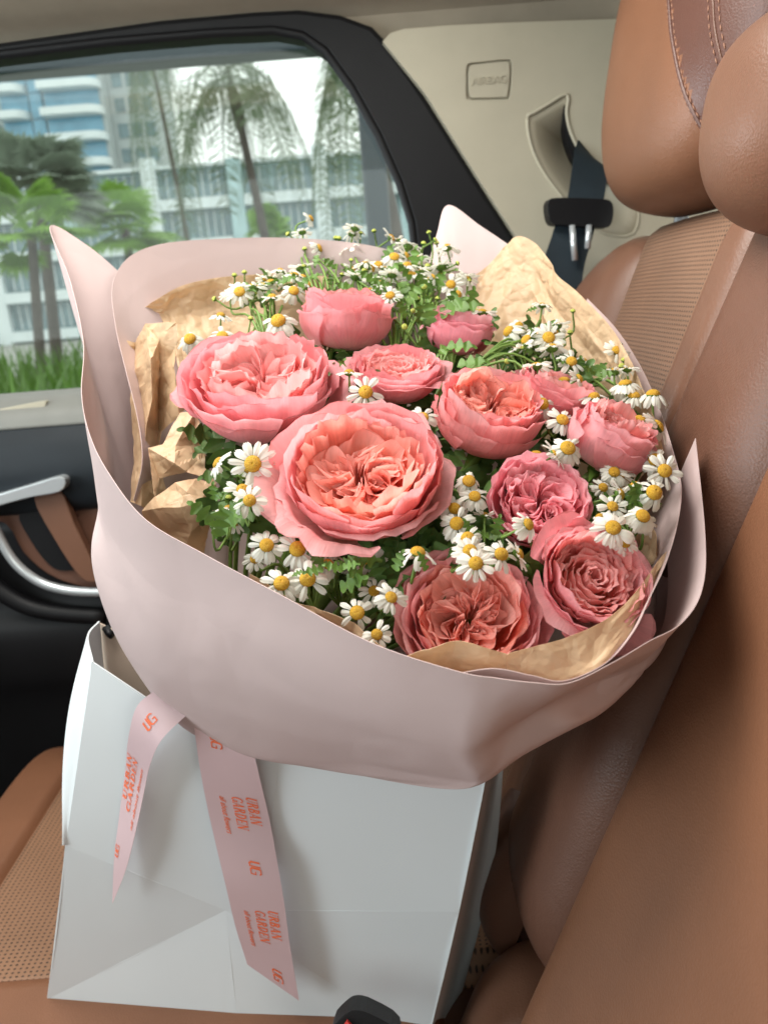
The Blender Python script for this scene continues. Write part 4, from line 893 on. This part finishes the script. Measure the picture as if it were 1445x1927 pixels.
        for i in range(n):
            s = 1 - i / n; r = (0.07 + 0.58 * s ** 1.1) * rg.uniform(0.9, 1.1)
            ht = (0.66 + 0.10 * (1 - abs(2 * s - 1))) * rg.uniform(0.95, 1.04) + (0.05 if s < 0.3 else 0)
            pr = [(0.05 + 0.45 * r, 0.30), (r * 0.92, 0.42), (r * 1.02, ht * 0.75), (r * 1.03, ht), (r * 1.12 + 0.02, ht + 0.03)]
            whorl_petal(ph0 + i * g_ + rg.uniform(-0.3, 0.3), min(1.3, 0.55 / (r + 0.25) * 0.95), [(a * (1 - 0.1 * cl), b * H) for a, b in pr], 0.020 + 0.022 * s, 0.03, 0.06, mi, 12, 9)
    # hip, sepals and stem
    q = [base + az * Rr * 0.12, base - az * Rr * 0.12, base - az * Rr * 0.35]; e = q[2].lerp(TIE, 0.85)
    V, F = tube([q[0], q[1], q[2], q[2].lerp(e, 0.3) - az * 0.01, e], lambda s: (0.0075 if s < 0.15 else 0.0032), 8, 18); make('stem', V, F, M['stem'], t)
    for i in range(5):
        a = ph0 + i * 1.2566
        v, fc, uv = grid(lambda u, s: L(0.10 + 0.62 * s, a + (2 * u - 1) * 0.28 * (1 - s) / (0.3 + s), -0.02 + 0.12 * s - 0.25 * s * s), 4, 6); make('sepal', v, fc, M['leaf'], t, uv=uv)
    return t
RO = [
 ('largest open rose with quartered coral folds, in the middle of the bouquet', 678, 893, 158, (-0.02, .66, .76), 'coral', 'quarter', 11, -.018, 1.12, 0.0),
 ('wide open pink rose on the left beside the tan tissue folds', 492, 726, 146, (-.05, .72, .68), 'pink', 'quarter', 23, -.012, 1.05, 0.2),
 ('small cup shaped pink rose behind the single daisy, above the largest rose', 748, 700, 84, (.02, .82, .57), 'pink', 'spiral', 31, 0, 1.3, 0.1),
 ('half open pink rose at the back left, seen from the side', 648, 598, 98, (.05, .96, .26), 'pink', 'spiral', 43, 0, 1.0, 0.42),
 ('pink rose half hidden behind green chamomile leaves at the back', 862, 622, 74, (.1, .95, .3), 'rosy', 'spiral', 51, 0.012, 1.0, 0.5),
 ('coral rose with deep orange heart, right of the largest rose', 922, 778, 112, (.18, .74, .65), 'coral', 'quarter', 67, -.008, 1.0, 0.42),
 ('pink rose tucked behind the coral hearted rose on the right', 1040, 742, 84, (.35, .85, .4), 'pink', 'spiral', 71, 0.01, 1.05, 0.35),
 ('half open pink rose with pointed outer petals at the right edge', 1150, 828, 96, (.42, .80, .42), 'pink', 'spiral', 83, -.004, 1.05, 0.6),
 ('rosy quartered rose below the coral hearted rose', 1016, 946, 98, (.05, .58, .81), 'rosy', 'quarter', 97, 0.0, 0.9, 0.1),
 ('pink rose with a tight spiral heart at the front right', 1112, 1090, 110, (.22, .46, .86), 'pink', 'spiral', 101, .013, 1.2, 0.1),
 ('deep coral rose lowest in the bouquet, behind the front tissue rim', 884, 1160, 136, (.0, .55, .84), 'coral', 'quarter', 113, .028, 1.0, 0.1),
]
for a in RO: rose(*a)

# ================================================================== CHAMOMILE
DR = 0.0050
def petal_mesh(k):
    rg = random.Random(k); l = 0.0094; w = 0.0025
    def f(u, s):
        u = 2 * u - 1; wv = w * (0.35 + 0.65 * math.sin(min(1, s * 1.5) * math.pi / 2)) * (1 if s < 0.75 else math.sqrt(max(0, 1 - ((s - 0.75) / 0.27) ** 2)))
        notch = 0.0005 * math.cos(u * 6) * (s > 0.9)
        return Vector((s * l + notch, u * wv, -0.0010 * abs(u) ** 2 + 0.0004 * math.cos(u * 7) - (0.001 + 0.0012 * k) * s * s * 1.2 + 0.0008 * s))
    v, fc, uv = grid(f, 6, 7); me = bpy.data.meshes.new('petal'); me.from_pydata([tuple(p) for p in v], [], fc)
    me.polygons.foreach_set('use_smooth', [True] * len(fc)); me.materials.append(M['ray']); return me
PM = [petal_mesh(k) for k in range(4)]
def head_mesh(hgt, name, bud=False):
    V = []; F = []; n = 14; m = 8
    for j in range(m + 1):
        a = j / m * math.pi / 2
        for i in range(n):
            b = 2 * math.pi * i / n; V.append((DR * math.cos(a) * math.cos(b), DR * math.cos(a) * math.sin(b), hgt * math.sin(a) - (0.0006 if j == m else 0)))
    for j in range(m):
        for i in range(n): F.append((j * n + i, j * n + (i + 1) % n, (j + 1) * n + (i + 1) % n, (j + 1) * n + i))
    ny = len(F); o = len(V)
    for j in range(4):
        r = [DR * 1.02, DR * 0.95, DR * 0.6, 0.001][j]; z = [0, -0.0012, -0.0024, -0.0032][j]
        for i in range(n):
            b = 2 * math.pi * i / n; V.append((r * math.cos(b), r * math.sin(b), z))
    for j in range(3):
        for i in range(n): F.append((o + j * n + i, o + (j + 1) * n + i, o + (j + 1) * n + (i + 1) % n, o + j * n + (i + 1) % n))
    me = bpy.data.meshes.new(name); me.from_pydata(V, [], F); me.polygons.foreach_set('use_smooth', [True] * len(F))
    me.materials.append(M['bud'] if bud else M['disc']); me.materials.append(M['leaf'])
    for i, p in enumerate(me.polygons): p.material_index = 0 if i < ny else 1
    return me
HM = [head_mesh(0.0030, 'flower_head'), head_mesh(0.0040, 'flower_head')]; BM_ = head_mesh(0.0048, 'bud', True)
def leaf_vf(c, dirv, nrm, L, rg):
    """a lobed leaf: midrib with rounded lobes either side"""
    d = dirv.normalized(); s = nrm.cross(d).normalized(); n = d.cross(s); V = []; F = []
    out = []
    for k in range(29):
        t = k / 28; w = 0.34 * math.sin(math.pi * min(1, t * 0.9 + 0.08)) * (0.28 + 0.72 * abs(math.sin(t * 11))) + 0.02
        out.append((t, w))
    for t, w in out:
        dr = -0.25 * t * t * L; q = c + d * t * L + n * dr
        lift = 0.10 * L * abs(math.sin(t * 9.5))
        V += [q + s * w * L + n * lift, q, q - s * w * L + n * lift]
    for k in range(28):
        o = 3 * k; F += [(o, o + 1, o + 4, o + 3), (o + 1, o + 2, o + 5, o + 4)]
    return V, F
DIRS = {'f': (0, .45, 1), 'u': (0, 1, .28), 'b': (0, .92, -.22), 's': (.9, .5, .25), 'l': (-.9, .5, .3), 'd': (0, .1, 1), 'r': (.5, .45, .75)}
def sprig(label, heads, leaves=(), buds=(), seed=0, root=None):
    rg = random.Random(seed); pts = [(a[0], a[1]) for a in heads]
    mx = sum(p[0] for p in pts) / len(pts); my = sum(p[1] for p in pts) / len(pts)
    if root is None: root = (mx + (740 - mx) * 0.12, my + 60, 0.07)
    rp = P(root[0], root[1], D(min(root[1], 1220)) + root[2])
    t = thing('chamomile_sprig', label, 'chamomile', tuple(rp), 'chamomile sprigs between the roses')
    col = []
    ids = [(h, False) for h in heads] + [((b[0], b[1], b[2] if len(b) > 2 else 'u', 0.8, b[3] if len(b) > 3 else 0), True) for b in buds]
    for h, isb in ids:
        px, py, dr = h[0], h[1], h[2]; sc = h[3] if len(h) > 3 else 1.0; do = h[4] if len(h) > 4 else 0.0
        dv = Vector(DIRS[dr]) + Vector((rg.uniform(-.22, .22), rg.uniform(-.18, .18), rg.uniform(-.1, .1)))
        z = camv(*dv); p = P(px, py, D(min(py, 1215), (-0.008 if py < 980 or px > 760 else 0.016) + do))
        q = z.to_track_quat('Z', 'Y').to_matrix() @ Matrix.Rotation(rg.uniform(0, 6.28), 3, 'Z')
        m4 = q.to_4x4(); m4.translation = p - rp
        s = sc * (0.86 if py > 900 else 1.0) * rg.uniform(0.88, 1.1) * (0.50 if isb else 0.76 + 0.2 * (D(py) - 0.4))
        o = bpy.data.objects.new('bud' if isb else 'flower_head', BM_ if isb else rg.choice(HM)); COL.objects.link(o); o.parent = t
        o.matrix_local = m4 @ Matrix.Scale(s, 4)
        if not isb:
            n = rg.randint(10, 14); drp = rg.uniform(-0.15, 0.6) if dr != 'b' else rg.uniform(-0.2, 0.2); pm = rg.randint(0, 2)
            for i in range(n):
                if rg.random() < 0.07: continue
                c = bpy.data.objects.new('petal', PM[min(3, pm + rg.randint(0, 1))]); COL.objects.link(c); c.parent = o
                a = 2 * math.pi * i / n + rg.uniform(-.09, .09); k = rg.uniform(0.86, 1.1)
                c.matrix_local = Matrix.Rotation(a, 4, 'Z') @ Matrix.Translation((DR * 0.78, 0, 0.0004 * (i % 2))) @ Matrix.Rotation(drp + rg.uniform(-.25, .3), 4, 'Y') @ Matrix.Rotation(rg.uniform(-.4, .4), 4, 'X') @ Matrix.Diagonal((k, rg.uniform(0.75, 1.12), 1, 1))
        b0 = p - z * 0.003 * s; b1 = b0 - z * 0.014; b3 = rp
        b2 = b1.lerp(b3, 0.5) + UP * 0.012 + Vector((rg.uniform(-.006, .006), 0, 0))
        col.append(tube([b0, b1, b2, b3], lambda q_: 0.00062 + 0.0004 * q_, 6, 14))
    col.append(tube([rp, rp.lerp(TIE, 0.5), rp.lerp(TIE, 0.9)], 0.0016, 6, 6))
    V, F = merge(col); make('stem', V, F, M['stem'], t)
    for lf in leaves:
        px, py, sz, dx, dy = lf[:5]; do = lf[5] if len(lf) > 5 else 0.0
        d = D(min(py, 1215), -0.006 + do); V, F = leaf_vf(P(px, py, d), camv(dx, dy, .35), camv(rg.uniform(-.4, .4), .55, .7), sz / FP * d, rg)
        make('leaf', V, F, M['leaf'], t)
    return t
B_ = 0.012
SP = [
 ('two white daisies on a sprig at the far left, touching the tissue', [(358, 638, 'f', 1.0), (419, 632, 'f', 1.05, -.004), (416, 594, 'u', .9, .01)], (), ()),
 ('daisy sprig above the left rose with one broad flower and a side bud', [(451, 549, 'f', 1.05), (496, 541, 'b', .95, .01), (513, 560, 'u', .9)], (), [(404, 563, 'l'), (472, 600, 'u')]),
 ('single large daisy leaning over the top of the left rose', [(524, 604, 'f', 1.28, -.012)], (), ()),
 ('daisy cluster at the back between tissue and the half open rose', [(553, 547, 'f', 1.05, -.004), (554, 517, 'u', .9), (528, 512, 'b', .95, .01), (566, 505, 'b', .95, .015)], (), ()),
 ('tallest thin chamomile sprig standing against the window, on the left', [(585, 411, 's', .8), (569, 437, 'b', .9), (601, 467, 's', .9)], [(598, 480, 26, -.3, -1)], [(542, 441, 'l'), (632, 448, 'u')], (630, 640, .03)),
 ('chamomile sprig of backward facing flowers behind the half open rose', [(668, 430, 'b', .95), (661, 472, 'b', 1.0, .01), (688, 499, 'b', 1.0), (668, 522, 'b', 1.0, .01), (702, 530, 'b', .9, .012)], [(640, 535, 40, .5, -.6), (700, 520, 36, .6, -.4), (668, 545, 40, -.8, .2)], [(638, 449, 'u'), (627, 463, 's')], (690, 640, .03)),
 ('upright chamomile sprig in the middle of the back row', [(742, 483, 'f', .95), (768, 464, 'b', 1.0, .005), (766, 500, 'u', 1.0), (722, 508, 'b', .9, .015), (790, 486, 'b', .95, .012)], [(755, 530, 44, .3, -.9), (735, 540, 38, -.7, .2)], (), (770, 640, .03)),
 ('chamomile sprig with round buds at the back, nearest the grey pillar', [(841, 467, 'b', 1.0), (830, 503, 'b', .95, .008), (816, 524, 's', .9), (795, 512, 'b', .9, .01)], [(800, 560, 44, -.6, .5), (826, 575, 46, .7, -.2)], [(807, 438, 'u'), (860, 496, 's'), (798, 540, 'f'), (818, 452, 's')], (800, 650, .03)),
 ('pair of daisies in front of the back roses, facing left', [(734, 556, 'f', .95), (708, 588, 'f', 1.0, -.006)], [(770, 575, 46, .4, .8), (762, 600, 40, -.3, .9), (790, 600, 48, .8, -.1)], [(777, 585, 'f'), (761, 615, 'f')], (790, 660, .03)),
 ('leafy chamomile sprig hanging over the hidden back rose', [(859, 555, 'f', .95), (879, 524, 'b', .95, .008), (907, 590, 'b', 1.05)], [(830, 600, 62, .5, .5, -.01), (850, 590, 60, .8, .3, -.01), (840, 655, 56, .9, .1, -.02), (858, 652, 44, -.8, -.3, -.02), (880, 585, 46, .3, .9, -.01), (860, 690, 60, .8, .2, -.01), (812, 612, 48, -.2, .9)], (), (830, 690, .02)),
 ('daisy sprig with sideways flowers and long green stems before the right tissue', [(957, 624, 'l', 1.05), (990, 640, 'l', 1.05), (1032, 635, 'f', 1.1, -.006), (1048, 614, 'b', .95, .006), (1038, 656, 'b', 1.0), (1008, 690, 'b', .95, -.004), (975, 660, 'b', .9, .01)], [(905, 690, 40, .5, -.3)], [(953, 680, 'f')], (880, 700, .01)),
 ('lone chamomile flower standing against the right tissue paper', [(1020, 575, 'b', .8, .01)], [(1010, 580, 22, -.9, -.2)], (), (985, 660, .03)),
 ('small daisy sprig below the right tissue, above the tucked rose', [(1075, 680, 'f', .85), (1088, 713, 's', .9), (1117, 747, 'u', .85)], (), ()),
 ('flat topped daisies rising over the right rim of the wrap', [(1176, 722, 'u', 1.05), (1228, 743, 'u', 1.0), (1192, 746, 'u', .95, .006)], (), ()),
 ('two daisies below the flat topped ones at the right rim', [(1200, 790, 'u', 1.1), (1238, 802, 's', 1.0)], (), ()),
 ('pair of daisies between the coral hearted rose and the right edge rose', [(1020, 760, 'f', .95, -.006), (1058, 790, 'f', 1.0, -.012)], (), ()),
 ('daisies lying on the petals of the right edge rose', [(1068, 843, 'f', 1.05, -.02), (1044, 857, 's', .95, -.012), (1008, 855, 'u', .9)], (), ()),
 ('two overlapping daisies at the right rim beside the pointed paper corner', [(1232, 865, 'f', 1.0), (1250, 886, 'f', 1.0, -.006)], [(1205, 940, 40, -.3, .8)], ()),
 ('broad daisy and its neighbour low at the right rim', [(1230, 927, 'f', 1.2, -.008), (1194, 914, 'b', .95), (1209, 971, 'f', 1.05, -.006)], [(1195, 955, 46, -.2, .9), (1180, 945, 40, .5, .7)], ()),
 ('daisy cluster between the rosy rose and the right rim', [(1165, 930, 's', .9), (1152, 953, 'f', .9), (1153, 993, 'f', 1.15, -.01), (1127, 974, 'l', .8), (1176, 1022, 'f', .8, .004)], (), ()),
 ('single daisy on a thin stem before the small cup shaped rose', [(688, 738, 'f', 1.05, -.024), (657, 702, 'u', .85, -.02)], (), (), (690, 860, -.004)),
 ('small daisy peeking out above the largest rose on its right', [(795, 786, 'f', .9, -.01)], (), ()),
 ('daisies squeezed between the largest rose and the rosy rose', [(882, 905, 'f', 1.0, -.012), (893, 934, 'f', 1.0, -.006), (855, 957, 'f', .9, .004)], (), ()),
 ('thick daisy cluster above the lowest coral rose', [(859, 985, 'f', 1.0), (880, 1013, 'f', 1.05, -.004), (884, 1037, 'f', 1.0, -.008), (895, 1060, 'f', 1.05, -.014)], (), ()),
 ('daisies wedged between the rosy rose and the front right rose', [(943, 1043, 'f', 1.05, -.008), (974, 1043, 's', .95, -.004), (993, 987, 'r', .95, -.02)], (), [(988, 1013, 'f', 1, -.02)]),
 ('ragged daisy with upright petals below the largest rose', [(786, 1040, 'u', 1.1)], [(800, 1075, 40, -.2, .9)], ()),
 ('shaded daisy deep below the largest rose', [(698, 1058, 'f', 1.0, .012)], [(660, 1060, 60, .8, .2, .02), (690, 1100, 60, -.4, .5, .02), (640, 1110, 60, .6, .4, .02)], ()),
 ('daisy group at the front edge, left of the lowest coral rose', [(736, 1124, 'r', 1.05, -.008), (704, 1112, 'f', .9, .006), (672, 1153, 'f', 1.1, -.006), (709, 1194, 'f', .95, -.004)], [(745, 1075, 44, .2, .9)], ()),
 ('large daisies at the front left, below the largest rose', [(502, 1026, 'f', 1.25, -.012), (560, 1033, 'f', 1.2, -.01), (607, 1034, 'f', 1.05), (617, 1062, 'r', 1.0, .003)], (), (), (590, 1150, .05)),
 ('daisies half sunk behind the front left paper edge', [(579, 1090, 'f', 1.15, -.008), (530, 1098, 'f', 1.1, -.008), (480, 1052, 'f', .9, .004)], (), ()),
 ('daisy trio between the tissue folds and the largest rose', [(476, 873, 'd', 1.15, -.014), (457, 922, 'f', .95), (470, 942, 'f', 1.0, -.012), (506, 933, 'f', .8, .012)], [(420, 1000, 80, .3, .5, .01), (400, 985, 60, -.5, .6, .01), (435, 985, 70, .7, .4, .01), (410, 1010, 60, .2, .9)], [(398, 985, 'u')]),
 ('small side facing daisy below the left rose', [(410, 871, 'l', .95)], (), ()),
]
rgs = random.Random(77)
LAB = ['airy chamomile spray at the very top left of the flower mass', 'airy chamomile spray at the top centre, between the two tall sprigs', 'airy chamomile spray at the top right below the pink paper corner', 'fine chamomile spray above the hidden back rose', 'fine chamomile spray left of the half open back rose', 'fine chamomile spray before the right tissue, beside the sideways daisies', 'small filler daisies behind the large front left daisies', 'small filler daisies along the right rim below the right edge rose', 'small filler daisies in the gap left of the largest rose', 'small filler daisies between the tucked rose and the right tissue', 'small filler daisies right of the largest rose', 'tiny daisies in the gap beside the left rose', 'leafy chamomile spray in front of the back sheet, right of the half open rose']
for k, (cx_, cy_, rx_, ry_, nh, nb) in enumerate([(600, 500, 45, 40, 5, 4), (705, 480, 45, 40, 6, 4), (800, 490, 50, 40, 6, 5), (860, 560, 40, 35, 4, 3), (480, 530, 50, 25, 5, 3), (1020, 620, 60, 45, 6, 4), (630, 1065, 80, 35, 6, 2), (1185, 940, 55, 60, 6, 2), (440, 930, 35, 60, 5, 2), (1120, 700, 60, 45, 6, 2), (905, 1000, 45, 50, 5, 1), (640, 700, 40, 40, 2, 1), (745, 545, 70, 40, 6, 5)]):
    hd = [(rgs.uniform(cx_ - rx_, cx_ + rx_), rgs.uniform(cy_ - ry_, cy_ + ry_), rgs.choice('bbufs'), rgs.uniform(.7, .95), rgs.uniform(0, .025) if cy_ < 660 else rgs.uniform(.006, .02)) for _ in range(nh)]
    bd = [(rgs.uniform(cx_ - rx_, cx_ + rx_), rgs.uniform(cy_ - ry_ * 1.2, cy_ + ry_), 'u', rgs.uniform(0, .02)) for _ in range(nb)]
    lv = [(rgs.uniform(cx_ - rx_, cx_ + rx_), rgs.uniform(cy_, cy_ + ry_ * (1.6 if cy_ < 660 else 0.3)), rgs.uniform(20, 42), rgs.uniform(-1, 1), rgs.uniform(-.2, 1), rgs.uniform(0, .02)) for _ in range(8)]
    SP.append((LAB[k], hd, lv, bd, (cx_ + (740 - cx_) * .1, cy_ + 140, .03) if cy_ < 660 else None))
for i, a in enumerate(SP):
    sprig(a[0], a[1], a[2], a[3], seed=100 + i, root=a[4] if len(a) > 4 else None)
# dense dark leaves down between the stems
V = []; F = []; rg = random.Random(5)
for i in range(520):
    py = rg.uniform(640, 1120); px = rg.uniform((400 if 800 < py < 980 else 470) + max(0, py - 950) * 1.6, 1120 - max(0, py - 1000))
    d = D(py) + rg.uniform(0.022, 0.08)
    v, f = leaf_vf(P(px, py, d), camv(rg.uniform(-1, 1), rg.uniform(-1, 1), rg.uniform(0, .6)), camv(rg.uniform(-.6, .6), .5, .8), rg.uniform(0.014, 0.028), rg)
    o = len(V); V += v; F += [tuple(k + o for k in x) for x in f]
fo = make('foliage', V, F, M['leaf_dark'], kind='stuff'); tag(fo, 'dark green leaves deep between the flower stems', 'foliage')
